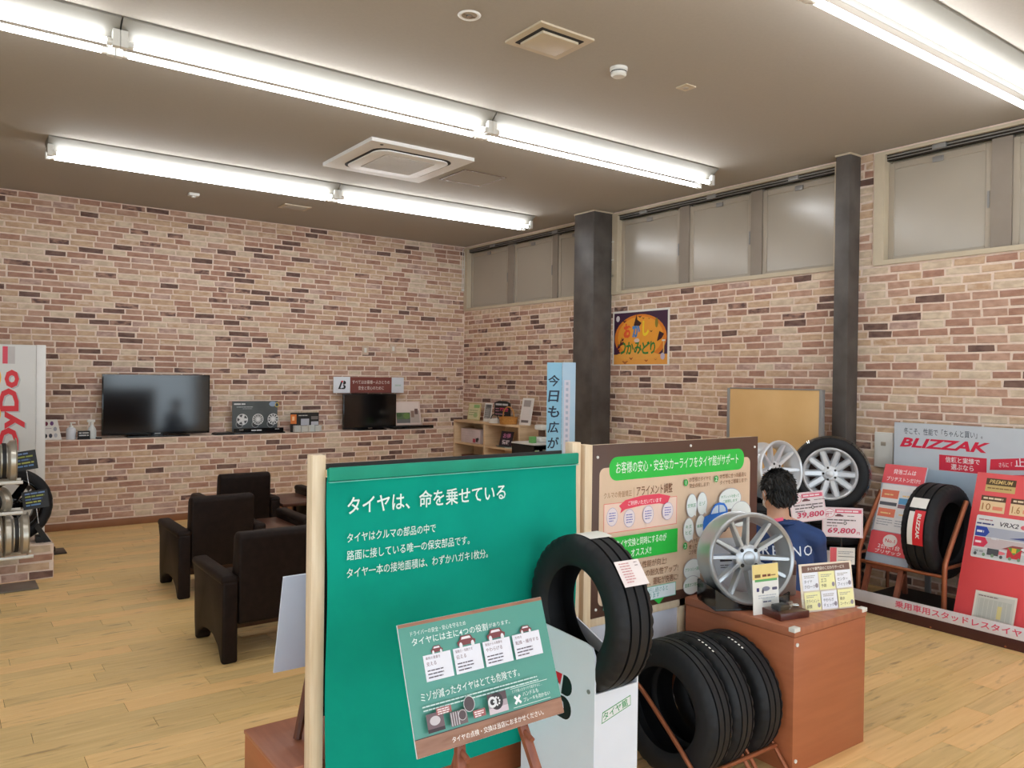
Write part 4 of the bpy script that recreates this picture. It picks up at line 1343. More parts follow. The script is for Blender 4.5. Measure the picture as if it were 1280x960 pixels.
for k, dz in enumerate((0.0,)):
    pk.prism([(-0.030, 0.0), (-0.145, -0.030), (-0.145, -0.052), (-0.030, -0.018)], -0.0, 0.004, axis='y')
pko = pk.build('shoulder_patch', mat('pink_piping', (240, 92, 130), 0.6), pt)
pko.location = (0.035, -0.005, 0.900); pko.rotation_euler = (math.radians(-38), 0, 0)
# letters wrapped on the back by casting rays onto the body
from mathutils.bvhtree import BVHTree
bvh = BVHTree.FromPolygons([tuple(v.co) for v in me.vertices], [tuple(p.vertices) for p in me.polygons])
vs, fs = text_mesh('REGNO', 0.004, 0.0, 1.25)
xa, xb = min(v[0] for v in vs), max(v[0] for v in vs)
lw, lh = 0.262, 0.050
out = []
for v in vs:
    x = ((v[0] - xa) / (xb - xa) - 0.5) * lw + 0.030
    z = 0.705 + v[1] / 0.73 * lh
    hit = bvh.ray_cast(Vector((x, -1.0, z)), Vector((0, 1, 0)))
    y = hit[0].y - 0.004 if hit[0] else 0.0
    out.append((x, y, z))
MB().add(out, fs).build('back_lettering', mat('white_letters', (226, 234, 246), 0.6), pt)

# ================================================================== stacks of tyres with wheel, rim and price cards
def flat_tyre(x, y, z, R, w, lbl, grp, stick=None):
    t = thing('tyre', lbl, 'tyre', (x, y, z), 0, grp)
    b = tyre(t, R, w, R * 0.62, 'carcass', (0, 0, w / 2), (PI / 2, 0, 0), n=72)
    if stick:
        a = math.atan2(-y, -x) + stick[0]
        o = MB().box(-stick[1] / 2, -0.002, 0, stick[1] / 2, 0.0, w * .8).build('label_sheet', stick[2], t)
        o.location = ((R + .003) * math.cos(a), (R + .003) * math.sin(a), w * .1)
        o.rotation_euler = (0, 0, a + PI / 2)
    return t
g = 'tyres stacked flat under the upright wheel'
A = (5.45, 3.435)
pos = ['bottom tyre of the stack under the large upright wheel', 'middle tyre of the stack under the large upright wheel', 'top tyre of the stack under the large upright wheel']
for i in range(3):
    flat_tyre(A[0], A[1], i * 0.212, 0.30, 0.21, pos[i], g, (0.12, 0.13, flat((228, 222, 226)),) if i == 1 else None)
Bp = (4.855, 3.515)
pos = ['bottom tyre of the stack behind the crouching person', 'middle tyre of the stack behind the crouching person', 'upper tyre of the stack behind the crouching person', 'top tyre of the stack behind the crouching person']
for i in range(4):
    flat_tyre(Bp[0], Bp[1], i * 0.192, 0.29, 0.19, pos[i], 'tyres stacked flat under the bare rim')
face = math.atan2(-A[1], -A[0]) + PI / 2
t = thing('wheel_with_tyre', 'large black tyre on a ten-spoke silver wheel standing on a tyre stack', 'wheel', (5.49, 3.41, 0.637 + 0.285), (math.radians(-4), 0, face))
tyre(t, 0.285, 0.20, 0.190, 'tyre', n=90)
alloy_wheel(t, 0.194, 0.19, 10, M_SILVER2, (0.026, 0.021), pair=math.radians(1.0), dish=0.02, hubR=0.06)
MB().lathe([(0.045, 0.03), (0.165, 0.045), (0.165, 0.05), (0.045, 0.04)], 40, 'y').build('brake_backing', mat('brown_backing', (96, 66, 58), 0.6), t)
mb, prof = tyre_mb(0.292, 0.214, 0.20, 48)
wr_ = MB().lathe([(0.270, -0.112), (0.290, -0.095), (0.2935, -0.06), (0.2935, 0.06), (0.29, 0.095)], 48, 'y')
wr_.build('plastic_wrap', M_WRAP, t)
t = thing('bare_rim', 'silver bare alloy rim turned sideways behind the person\'s head', 'wheel', (4.87, 3.47, 0.768 + 0.21), (math.radians(-8), 0, math.radians(-8)))
alloy_wheel(t, 0.205, 0.17, 10, M_SILVER2, (0.022, 0.012), pair=math.radians(3), dish=0.05)

def price_card(label, loc, rot, price, w=0.268, h=0.205):
    t = thing('price_card', label, 'price card', loc, rot)
    c = MB().box(0, 0, 0, w, 0.002, h).build('card', mat('pinkish_card', (240, 226, 230), 0.45, var=0.01), t)
    P = Print(0.0)
    k = (222, 92, 120)
    P.frame(.004, .004, w - .004, h - .004, .002, (226, 150, 170))
    P.rect(.085, h - .038, w - .010, h - .012, k); P.bars(.095, h - .030, w - .125, .010, 1, .01, (248, 226, 232), jag=False)
    P.oval(.048, h - .040, .034, .030, (250, 236, 240)); P.ring(.048, h - .040, .031, .034, k, sq=.9); P.bars(.026, h - .034, .044, .005, 2, .012, (214, 130, 150))
    P.poly([(.105 + a, h - .062 + b) for a, b in ((-.020, 0), (.034, 0), (.034, .008), (.022, .011), (.014, .018), (-.006, .018), (-.012, .010), (-.020, .008))], (110, 52, 60))
    P.bars(.165, h - .060, .075, .005, 1, .01, (140, 120, 124))
    P.bars(.030, h - .090, .19, .008, 2, .021, (120, 104, 108))
    P.oval(.150, h - .106, .010, .013, (90, 84, 84)); P.oval(.150, h - .106, .005, .008, (240, 226, 230))
    P.bars(.030, h - .130, .10, .006, 1, .01, (120, 104, 108))
    P.text(price, .035, .022, .06, (206, 48, 92), w=.185, high=.044, bold=.018, shear=.15)
    P.text('円', .226, .024, .022, (206, 48, 92), w=.02, bold=.01)
    P.build(c, 'printing')
    return t
fc = math.radians(-58)
price_card('pinkish price card reading 69,800 below the large wheel', (4.998, 3.155, 0.540), (math.radians(-3), 0, math.radians(-46)), '69,800')
price_card('pinkish price card reading 39,800 partly behind the person', (4.752, 3.225, 0.645), (math.radians(-4), math.radians(-8), math.radians(-40)), '39,800', 0.235, 0.20)
t = thing('stock_label', 'red and white label sheet on the middle stacked tyre', 'label', (5.030, 3.115, 0.355), (0, 0, math.radians(-46)))
MB().box(0, 0, 0, 0.165, 0.002, 0.115).build('sheet', M_PAPER, t)
P = Print(0.0)
P.rect(.002, .002, .045, .113, (226, 92, 104)); P.bars(.055, .085, .10, .004, 2, .012, (150, 150, 156)); P.rect(.055, .052, .160, .055, (40, 40, 44)); P.bars(.055, .025, .09, .004, 2, .012, (150, 150, 156))
P.build(t, 'printing')
t = thing('price_stand', 'thin black floor stand with two stakes carrying the price cards', 'stand', (0, 0, 0))
for p in ((4.852, 3.166, 0.66), (5.104, 3.076, 0.56)):
    MB().cyl((p[0], p[1], 0.012), p, 0.006).build('stake', M_BLACKM, t)
    MB().lathe([(0, 0.001), (0.07, 0.001), (0.07, 0.008), (0.012, 0.014), (0, 0.014)], 24, 'z', mx=Matrix.Translation((p[0], p[1], 0))).build('foot', M_BLACKM, t)
MB().cyl((4.852, 3.166, 0.010), (5.104, 3.076, 0.010), 0.006).build('tie_bar', M_BLACKM, t)

# tan folding screen beside the window wall
t = thing('tan_screen', 'tan office screen with grey edges standing against the brick wall', 'screen', (5.72, 0, 0))
MB().box(0, 3.655, 0.06, 0.03, 4.535, 1.545, bev=0.002).build('panel', M_TAN, t)
fr = MB()
fr.box(-0.004, 4.535, 0.02, 0.034, 4.565, 1.552, bev=0.003).box(-0.004, 3.625, 0.02, 0.034, 3.655, 1.552, bev=0.003).box(-0.004, 3.655, 1.545, 0.034, 4.535, 1.556, bev=0.002)
fr.build('edge_frame', M_GREYMETAL, t)
for y in (3.64, 4.55):
    MB().box(-0.03, y - 0.02, 0.0, 0.18, y + 0.02, 0.022, bev=0.004).build('foot', M_GREYMETAL, t)

# halloween poster
t = thing('sweets_poster', 'orange and purple sweets poster with coloured letters on the brick wall', 'poster', (XB - 0.007, 6.402, 1.765), -PI / 2)
PWD, PHT = 0.832, 0.592
MB().box(0, -0.004, 0, PWD, 0.002, PHT).build('sheet', M_PAPER, t)
P = Print(-0.004)
m_ = .022
P.rect(m_, m_ * .5, PWD - m_, PHT - m_, (64, 30, 62))
P.oval(PWD * .5, PHT * .50, PWD * .46, PHT * .42, (232, 132, 40), n=32)
P.oval(PWD * .5, PHT * .52, PWD * .40, PHT * .36, (244, 164, 54), n=32)
P.rect(m_, m_ * .5, PWD - m_, PHT * .20, (238, 166, 74))
P.oval(PWD * .45, PHT * .18, PWD * .38, PHT * .07, (240, 172, 80))
P.text('お', PWD * .205, PHT * .50, .18, (238, 92, 48), w=.115, high=.155, bold=.05)
P.text('か', PWD * .365, PHT * .50, .18, (72, 134, 200), w=.115, high=.165, bold=.05)
P.text('し', PWD * .545, PHT * .52, .18, (248, 214, 44), w=.095, high=.165, bold=.05)
for i, c in enumerate('つかみどり'):
    P.text(c, PWD * (.115 + .142 * i), PHT * .20, .16, (46, 124, 58), w=.115 if c != 'り' else .075, high=.135, bold=.03)
def bat(u, v, s, c=(70, 26, 20)):
    P.poly([(PWD * u + a * s, PHT * v + b * s) for a, b in ((-1, .3), (-.6, .1), (-.3, -.2), (0, -.35), (.3, -.2), (.6, .1), (1, .3), (.5, .45), (.15, .15), (.08, .35), (0, .2), (-.08, .35), (-.15, .15), (-.5, .45))], c)
bat(.22, .80, .032); bat(.50, .87, .026); bat(.56, .84, .018); bat(.70, .60, .02); bat(.66, .83, .016, (170, 110, 40)); bat(.62, .08, .03, (180, 90, 30)); bat(.35, .12, .03, (150, 70, 30)); bat(.24, .05, .05, (190, 110, 50)); bat(.78, .10, .02, (200, 120, 50))
P.poly([(PWD * .39, PHT * .72), (PWD * .44, PHT * .92), (PWD * .455, PHT * .82), (PWD * .53, PHT * .76), (PWD * .50, PHT * .71)], (58, 24, 24))
P.oval(PWD * .79, PHT * .75, .022, .050, (150, 130, 40))
for u, v, s in ((.17, .40, .030), (.12, .34, .026), (.19, .47, .02), (.11, .27, .022)):
    P.poly([(PWD * u - s, PHT * v - s), (PWD * u + s * .6, PHT * v - s * .4), (PWD * u + s * 1.2, PHT * v + s * .8), (PWD * u, PHT * v + s * .4), (PWD * u - s * .4, PHT * v + s * 1.4)], (84, 20, 40))
P.oval(PWD * .10, PHT * .86, .028, .032, (228, 222, 226)); P.oval(PWD * .45, PHT * .45, .04, .022, (232, 206, 196)); P.oval(PWD * .90, PHT * .16, .030, .036, (198, 186, 206))
P.rect(PWD * .905, PHT * .22, PWD * .925, PHT * .44, (236, 190, 110)); P.rect(PWD * .885, PHT * .42, PWD * .94, PHT * .45, (232, 224, 214))
P.poly([(PWD * .80, PHT * .42), (PWD * .84, PHT * .60), (PWD * .92, PHT * .55), (PWD * .88, PHT * .47)], (60, 20, 34))
P.build(t, 'printing')

# ================================================================== winter tyre display
t = thing('display_plinth', 'long low dark plinth with a white lettered front along the window wall', 'plinth', (5.30, 0, 0))
Y0, Y1 = 0.75, 3.105
MB().box(0.0, Y0, 0.0, 0.60, Y1, 0.072, bev=0.002).build('base', mat('maroon_base', (74, 36, 34), 0.35), t)
MB().box(0.012, Y0 + .005, 0.072, 0.60, Y1 - .005, 0.078).build('deck', M_BLACKM, t)
st = MB().box(-0.002, Y0, 0.070, 0.010, Y1, 0.148, bev=0.001).build('front_strip', mat('strip_white', (232, 226, 232), 0.4), t)
P = Print(0.0)
P.text('乗用車用スタッドレスタイヤコーナー', .315, .088, .05, (224, 76, 108), w=1.02, high=.047, bold=.018)
for o in P.build(st):
    o.location = (-0.002, Y1, 0); o.rotation_euler = (0, 0, -PI / 2)
for y in (3.0, 2.55, 2.1, 1.65, 1.2):
    MB().cyl((-0.004, y, 0.012), (0.0, y, 0.012), 0.006, n=8).build('screw', M_COPPER, t)

t = thing('winter_tyre_board', 'pale blue backboard with red slanted tyre brand lettering', 'display board', (5.96, 3.167, -0.004), -PI / 2)
bd = MB().box(0, 0, 0.52, 2.2, 0.012, 1.318, bev=0.001).build('board', mat('pale_sky_print', (196, 210, 222), 0.4, rgb2=(150, 178, 204), scale=1.6, lo=0.3, hi=0.75), t)
for x in (0.25, 1.1, 1.95):
    MB().box(x, 0.0, 0.0, x + 0.04, 0.02, 0.52).build('leg', M_GREYMETAL, t)
P = Print(0.0)
P.rect(0.002, .98, 2.198, 1.316, mat('pale_grey_print', (206, 212, 220), 0.4, var=0.02))
P.text('冬こそ、性能で「ちゃんと買い」。', .075, 1.232, .055, (70, 76, 92), w=.56, high=.050, bold=.006)
P.text('BLIZZAK', .045, 1.135, .09, (226, 40, 74), w=.64, high=.072, bold=.035, shear=.30)
P.rect(.340, .985, .665, 1.098, (226, 52, 76))
P.text('信頼と実績で', .502, 1.046, .042, (252, 236, 238), w=.235, high=.042, align='C', bold=.014)
P.text('選ぶなら', .502, .996, .042, (252, 236, 238), w=.155, high=.042, align='C', bold=.014)
P.poly([(.685, 1.02), (1.25, 1.07), (1.25, 1.165), (.690, 1.095)], (226, 52, 76))
P.text('さらに「', .745, 1.045, .04, (252, 230, 234), w=.085, high=.034, bold=.01, rot=.08)
P.text('止まる」', .845, 1.055, .06, (252, 236, 238), w=.22, high=.060, bold=.014, rot=.08)
P.poly([(.755, .915), (1.30, .965), (1.30, 1.055), (.760, .99)], (226, 52, 76))
P.text('さらに「', .80, .945, .04, (252, 230, 234), w=.10, high=.036, bold=.01, rot=.08)
P.build(bd, 'printing')
MB().cyl((0.66, -0.006, 0.935), (0.66, 0, 0.935), 0.008, n=10).build('pin', M_DARKSTEEL, bd)
MB().cyl((1.05, -0.006, 1.29), (1.05, 0, 1.29), 0.008, n=10).build('pin', M_DARKSTEEL, bd)

# bent copper stand with winter tyre
t = thing('bent_tube_stand', 'copper tube chair-like stand cradling the labelled winter tyre', 'tyre stand', (0, 0, 0.078))
for y in (2.515, 3.115):
    MB().tube([(5.40, y, 0.0), (5.40, y, 0.30), (5.41, y, 0.36), (5.66, y - 0.015, 0.74)], 0.017, smoothpath=2).build('upright', M_COPPER, t)
    MB().cyl((5.402, y, 0.31), (5.80, y, 0.31), 0.012).build('arm', M_COPPER, t)
    MB().cyl((5.80, y, 0.0), (5.80, y, 0.31), 0.012).build('rear_post', M_COPPER, t)
MB().cyl((5.402, 2.515, 0.255), (5.402, 3.115, 0.255), 0.012).build('crossbar', M_COPPER, t)
MB().cyl((5.80, 2.515, 0.255), (5.80, 3.115, 0.255), 0.012).build('crossbar', M_COPPER, t)
Rb, wb = 0.322, 0.228
zb = 0.333 + math.sqrt((Rb + .012) ** 2 - .199 ** 2)
t = thing('tyre', 'black winter tyre with a red and white label on its tread', 'tyre', (5.612, 2.662, zb), (0, 0, math.radians(0)))
b = tyre(t, Rb, wb, 0.205, 'carcass', n=132)
lb = tread_sticker(Rb, wb, -0.055, 0.015, 150, 192, n=12).build('red_label', mat('red_label', (224, 40, 52), 0.4), b)
tread_sticker(Rb, wb, 0.015, 0.05, 152, 192, n=12).build('white_label', M_PAPER, b)
tread_sticker(Rb, wb, -0.05, 0.06, 133, 147, n=6).build('white_label', M_PAPER, b)
vs, fs = text_mesh('BLIZZAK', 0.03, 0.15)
xa, xb = min(v[0] for v in vs), max(v[0] for v in vs)
out = []
for v in vs:
    a = math.radians(154 + 30 * (v[0] - xa) / (xb - xa))
    h = -0.012 - 0.034 + 0.024 * v[1] / .73 + 0.02
    out.append(((Rb + .0045) * math.cos(a), -h - 0.035, (Rb + .0045) * math.sin(a)))
MB().add(out, fs).build('label_lettering', M_PAPER, lb)

# leaning red and white leaflet panel on small easel
def lean_panel(name, label, cat, y_left, w, xb, zb_, xt, zt, mats, th=0.008):
    L = math.hypot(xt - xb, zt - zb_)
    t = thing(name, label, cat, (xb, y_left, zb_), (-math.atan2(xt - xb, zt - zb_), 0, -PI / 2))
    b = MB().box(0, 0, 0, w, th, L, bev=0.001).build('board', mats, t)
    return t, b, L
t, b, L = lean_panel('leaflet_signboard', 'narrow leaning panel of red and white leaflets left of the winter tyre', 'display panel', 3.10, 0.31, 5.45, 0.318, 5.72, 1.013, mat('pale_blue_board', (186, 196, 212), 0.4, var=0.02))
RED = (236, 90, 98)
P = Print(0.0)
P.rect(0, L - .145, .305, L, RED)
P.text('発泡ゴムは', .155, L - .070, .04, (252, 232, 232), w=.165, high=.038, align='C', bold=.014)
P.text('ブリヂストンだけ!!', .155, L - .125, .036, (252, 232, 232), w=.245, high=.034, align='C', bold=.012)
P.rect(.012, .245, .298, L - .150, (240, 236, 236))
for (x, z, c) in ((.02, .49, (238, 126, 96)), (.155, .49, (232, 232, 236)), (.02, .35, (238, 126, 96)), (.155, .35, (232, 232, 236))):
    P.rect(x, z, x + .125, z + .062, c); P.bars(x + .02, z + .022, .08, .010, 1, .02, (250, 214, 150))
P.rect(.155, .455, .29, .500, (96, 166, 214)); P.rect(.02, .435, .145, .460, (90, 90, 100)); P.rect(.155, .425, .28, .452, (150, 110, 120))
P.bars(.025, .325, .115, .006, 3, .018, (176, 176, 184)); P.bars(.16, .325, .115, .006, 3, .018, (176, 176, 184))
P.rect(.006, .075, .304, .240, RED, r=.01)
P.oval(.155, .180, .052, .046, (250, 236, 232)); P.text('No.1', .155, .168, .035, (226, 60, 72), w=.07, align='C', bold=.012)
P.text('2台に1台', .155, .118, .04, (252, 236, 236), w=.16, high=.036, align='C', bold=.014)
P.text('ブリザック', .155, .082, .034, (252, 236, 236), w=.19, high=.030, align='C', bold=.014)
P.build(b, 'printing')
e = thing('leaflet_easel', 'plain wooden strut easel under the narrow leaflet panel', 'easel', (0, 0, 0.078))
MB().prism([(5.36, 0.0), (5.385, 0.0), (5.485, 0.245), (5.455, 0.245)], 2.815, 2.85, axis='y').build('front_leg', M_EASEL, e)
MB().prism([(5.72, 0.0), (5.745, 0.0), (5.66, 0.60), (5.64, 0.60)], 2.93, 2.96, axis='y').build('rear_leg', M_EASEL, e)
MB().prism([(5.36, 0.0), (5.385, 0.0), (5.485, 0.245), (5.455, 0.245)], 3.05, 3.085, axis='y').build('front_leg', M_EASEL, e)
MB().box(5.45, 2.815, 0.205, 5.48, 3.085, 0.238).build('ledge', M_EASEL, e)

t, b, L = lean_panel('red_tyre_panel', 'large red leaning panel with winter tyre chart at the right edge', 'display panel', 2.455, 1.0, 5.385, 0.079, 5.715, 1.020, mat('red_panel', (236, 84, 88), 0.4, var=0.02, scale=3))
MB().box(0.1, 0.008, 0.0, 0.13, 0.03, L * .9).build('brace', M_GREYMETAL, t)
P = Print(0.0)
P.rect(.075, L - .125, .285, L - .035, (206, 176, 112)); P.rect(.075, L - .080, .285, L - .035, (84, 62, 32)); P.text('PREMIUM', .18, L - .070, .03, (222, 190, 120), w=.165, high=.026, align='C', bold=.012, shear=.2); P.bars(.09, L - .105, .17, .008, 1, .01, (140, 100, 60), jag=False)
for x, s in ((.060, '10'), (.270, '1.6')):
    P.rect(x, L - .265, x + .175, L - .155, (240, 206, 160)); P.rect(x, L - .190, x + .175, L - .155, (92, 60, 40)); P.bars(x + .015, L - .178, .14, .012, 1, .01, (236, 214, 180), jag=False)
    P.text(s, x + .015, L - .252, .05, (176, 112, 60), w=.06 if s == '10' else .055, high=.046, bold=.004); P.bars(x + .09, L - .248, .07, .024, 1, .02, (236, 140, 110), jag=False)
P.text('氷', .36, L - .13, .10, (250, 236, 236), w=.10, high=.10, bold=.03)
P.rect(.052, .425, .80, L - .290, (226, 224, 224), r=.012)
P.bars(.07, L - .322, .10, .008, 1, .01, (170, 120, 130)); P.text('VRX2', .22, L - .350, .04, (70, 64, 74), w=.13, high=.030, bold=.014, shear=.2); P.oval(.395, L - .338, .032, .016, (226, 96, 110))
P.bars(.06, L - .350, .12, .010, 1, .01, (60, 60, 120), jag=False)
P.rect(.060, L - .430, .76, L - .365, (176, 180, 196)); P.rect(.060, L - .430, .135, L - .365, (40, 70, 170)); P.poly([(.135, L - .430), (.16, L - .398), (.135, L - .365)], (40, 70, 170)); P.bars(.07, L - .405, .05, .014, 1, .01, (236, 236, 246), jag=False)
P.poly([(.30, L - .42), (.75, L - .42), (.75, L - .395), (.50, L - .385)], (70, 80, 140))
P.rect(.060, L - .500, .76, L - .435, (206, 190, 192)); P.rect(.060, L - .500, .135, L - .435, (222, 50, 84)); P.poly([(.135, L - .50), (.16, L - .468), (.135, L - .435)], (222, 50, 84)); P.bars(.07, L - .475, .05, .014, 1, .01, (250, 226, 230), jag=False)
P.poly([(.26, L - .492), (.46, L - .492), (.40, L - .462), (.33, L - .462)], (150, 70, 70))
P.rect(.060, .440, .76, L - .512, (204, 206, 208))
for x in (.075, .11, .46, .52, .60, .66):
    P.rect(x, .475, x + .028, L - .535, (160, 162, 166))
P.oval(.24, L - .522, .05, .012, (232, 120, 130)); P.rect(.165, .495, .245, L - .545, (76, 78, 84)); P.bars(.18, .555, .05, .014, 1, .02, (220, 220, 224), jag=False)
P.rect(.300, .520, .395, L - .545, (206, 50, 60)); P.poly([(.30, .52), (.395, .52), (.347, .475)], (96, 150, 70)); P.rect(.33, .49, .36, .52, (226, 190, 60)); P.oval(.44, .52, .05, .014, (240, 236, 238))
for i in range(9):
    P.oval(.085 + i * .06, .450, .011, .011, (80, 82, 86) if i % 3 == 0 else (120, 150, 120))
P.rect(.135, .03, .42, .215, (226, 218, 206)); P.rect(.150, .03, .405, .200, (206, 204, 194)); P.bars(.16, .185, .22, .006, 1, .01, (120, 90, 90)); P.rect(.165, .045, .39, .172, (190, 190, 180))
for i in range(7):
    P.rect(.172 + i * .031, .048, .174 + i * .031, .170, (220, 216, 206))
P.rect(.30, .06, .33, .14, (222, 206, 140))
for o in P.build(b, 'printing'):
    o.scale.x = 0.86
# tyres lying dark under the board
for i, y in enumerate((2.72, 3.02)):
    pass

# ================================================================== armchairs and side tables
def armchair():
    t = thing('armchair', 'x', 'armchair', (0, 0, 0), 0, 'brown leather armchairs')
    W2, D2 = 0.315, 0.32
    for s in (-1, 1):
        prof = [(-0.315, 0.0), (-0.272, 0.0), (-0.215, 0.075), (-0.12, 0.115), (0.0, 0.12), (0.10, 0.105), (0.185, 0.06), (0.225, 0.0), (0.265, 0.0), (0.285, 0.12), (0.29, 0.36), (0.325, 0.43), (0.325, 0.46), (0.295, 0.482), (0.0, 0.475), (-0.27, 0.468), (-0.315, 0.455)]
        x0, x1 = (W2 - 0.085, W2) if s > 0 else (-W2, -W2 + 0.085)
        MB().prism(prof, x0, x1, axis='x', bev=0.014, seg=3).build('arm_panel', M_LEATHER, t)
        pad = MB().box(x0 - 0.006, -0.31, 0.435, x1 + 0.006, 0.335, 0.490, bev=0.024, seg=3)
        pad.build('arm_pad', M_LEATHER, t)
    bk = MB()
    bk.prism([(-0.30, 0.205), (-0.185, 0.205), (-0.165, 0.45), (-0.195, 0.69), (-0.225, 0.722), (-0.285, 0.722), (-0.312, 0.70)], -W2 + 0.088, W2 - 0.088, axis='x', bev=0.018, seg=3)
    bk.build('backrest', M_LEATHER, t)
    MB().box(-W2 + 0.088, -0.18, 0.215, W2 - 0.088, 0.285, 0.405, bev=0.03, seg=3).build('seat', M_LEATHER, t)
    MB().box(-W2 + 0.088, -0.02, 0.10, W2 - 0.088, 0.06, 0.16).build('stretcher', M_DARKWOOD, t)
    return t
ch = armchair()
spots = [((1.612, 4.78), 'nearest brown leather armchair, left of the green banner'), ((1.725, 6.245), 'second brown leather armchair, behind the nearest one'), ((2.275, 7.47), 'brown leather armchair closest to the television ledge on the left'), ((2.66, 6.25), 'brown leather armchair mostly hidden behind the banner post'), ((3.305, 7.53), 'far brown leather armchair glimpsed beside the banner post')]
for i, ((x, y), l) in enumerate(spots):
    c = ch if i == 0 else copy_tree(ch)
    c.location = (x, y, 0)
    c['label'] = l
def side_table(x, y, w, d, h, label):
    t = thing('side_table', label, 'table', (x, y, 0), 0, 'brown wooden side tables')
    MB().box(-w / 2, -d / 2, h - 0.03, w / 2, d / 2, h, bev=0.003).build('tabletop', M_DARKWOOD, t)
    for sx in (-1, 1):
        for sy in (-1, 1):
            MB().box(sx * (w / 2 - .03) - .018, sy * (d / 2 - .03) - .018, 0, sx * (w / 2 - .03) + .018, sy * (d / 2 - .03) + .018, h - 0.03).build('leg', M_DARKWOOD, t)
    MB().box(-w / 2 + .03, -d / 2 + .03, .14, w / 2 - .03, d / 2 - .03, .16).build('shelf', M_DARKWOOD, t)
side_table(2.195, 6.25, 0.27, 0.56, 0.42, 'dark brown side table between the middle armchairs')
side_table(2.79, 7.45, 0.36, 0.62, 0.42, 'dark brown side table between the far armchairs')

# ================================================================== on the ledge
ZL = LEDGE + 0.001
def tv(label, x0, x1, z0, z1, y, stand_w):
    t = thing('television', label, 'television', ((x0 + x1) / 2, y, ZL))
    w, a, b = (x1 - x0) / 2, z0 - ZL, z1 - ZL
    bz_ = MB().box(-w, 0.0, a, w, 0.035, b, bev=0.004).build('housing', M_BLACK, t)
    MB().box(-w + 0.012, -0.0015, a + 0.022, w - 0.012, 0.0005, b - 0.012).build('screen', M_SCREEN, t)
    MB().box(-stand_w / 2, -0.085, 0.0, stand_w / 2, 0.10, 0.014, bev=0.005).build('base', M_BLACK, t)
    MB().box(-0.06, 0.012, 0.014, 0.06, 0.032, a + 0.02).build('neck', M_BLACK, t)
    MB().box(-0.03, -0.002, a + 0.005, 0.03, 0.0, a + 0.014).build('badge', M_STEEL, bz_)
    return t
tv('large flat television on the ledge, reflecting the shop windows', 1.432, 2.535, 0.945, 1.602, 9.31, 0.64)
tv('smaller flat television under the brown slogan sign', 4.165, 4.912, 0.935, 1.385, 9.30, 0.40)
t = thing('slogan_sign', 'white and maroon slogan sign above the smaller television', 'sign', (4.052, 9.352, 1.395))
MB().box(0, 0, 0, 0.996, 0.01, 0.206, bev=0.001).build('board', M_WHITEBOARD, t)
P = Print(0.0)
P.rect(.225, 0.001, .815, .205, (124, 62, 54))
P.text('すべてはお客様一人ひとりの', .52, .115, .05, (244, 232, 226), w=.53, high=.050, align='C', bold=.002)
P.text('安全と安心のために', .52, .040, .05, (244, 232, 226), w=.36, high=.050, align='C', bold=.002)
b_logo(P, .062, .050, .105)
P.rect(.86, .085, .955, .115, (214, 222, 222)); P.bars(.868, .094, .08, .010, 1, .01, (178, 200, 200), jag=False)
P.build(t, 'printing')
for x in (0.25, 0.75):
    MB().cyl((x, 0.01, 0.10), (x, 0.105, 0.10), 0.012).build('bracket', M_GREYMETAL, t)
t = thing('photo_card', 'framed card with a garden photo beside the smaller television', 'card', (4.925, 9.335, ZL + 0.048), (math.radians(-9), 0, 0))
MB().box(0, 0, 0, 0.385, 0.006, 0.315).build('card', mat('pale_pink_card', (238, 214, 204), 0.5), t)
P = Print(0.0)
P.rect(.02, .025, .365, .300, (238, 220, 212)); P.rect(.02, .025, .225, .165, (96, 116, 80)); P.rect(.02, .025, .225, .075, (112, 112, 112)); P.oval(.06, .135, .04, .03, (70, 96, 56)); P.oval(.17, .12, .05, .04, (112, 140, 78))
P.rect(.23, .025, .365, .19, (196, 176, 164)); P.rect(.24, .10, .285, .185, (150, 120, 104)); P.rect(.295, .14, .345, .215, (110, 86, 82))
P.build(t, 'printing')
t = thing('media_player', 'slim black media player on the ledge by the photo card', 'media player', (4.83, 9.21, ZL))
MB().box(0, 0, 0.004, 0.60, 0.115, 0.045, bev=0.004).build('case', M_BLACK, t)
MB().box(0.16, -0.001, 0.010, 0.575, 0.001, 0.014).build('trim_line', M_STEEL, t)
MB().box(0.02, 0.01, 0, 0.05, 0.04, 0.005).build('foot', M_BLACKM, t)
MB().box(0.55, 0.01, 0, 0.58, 0.04, 0.005).build('foot', M_BLACKM, t)
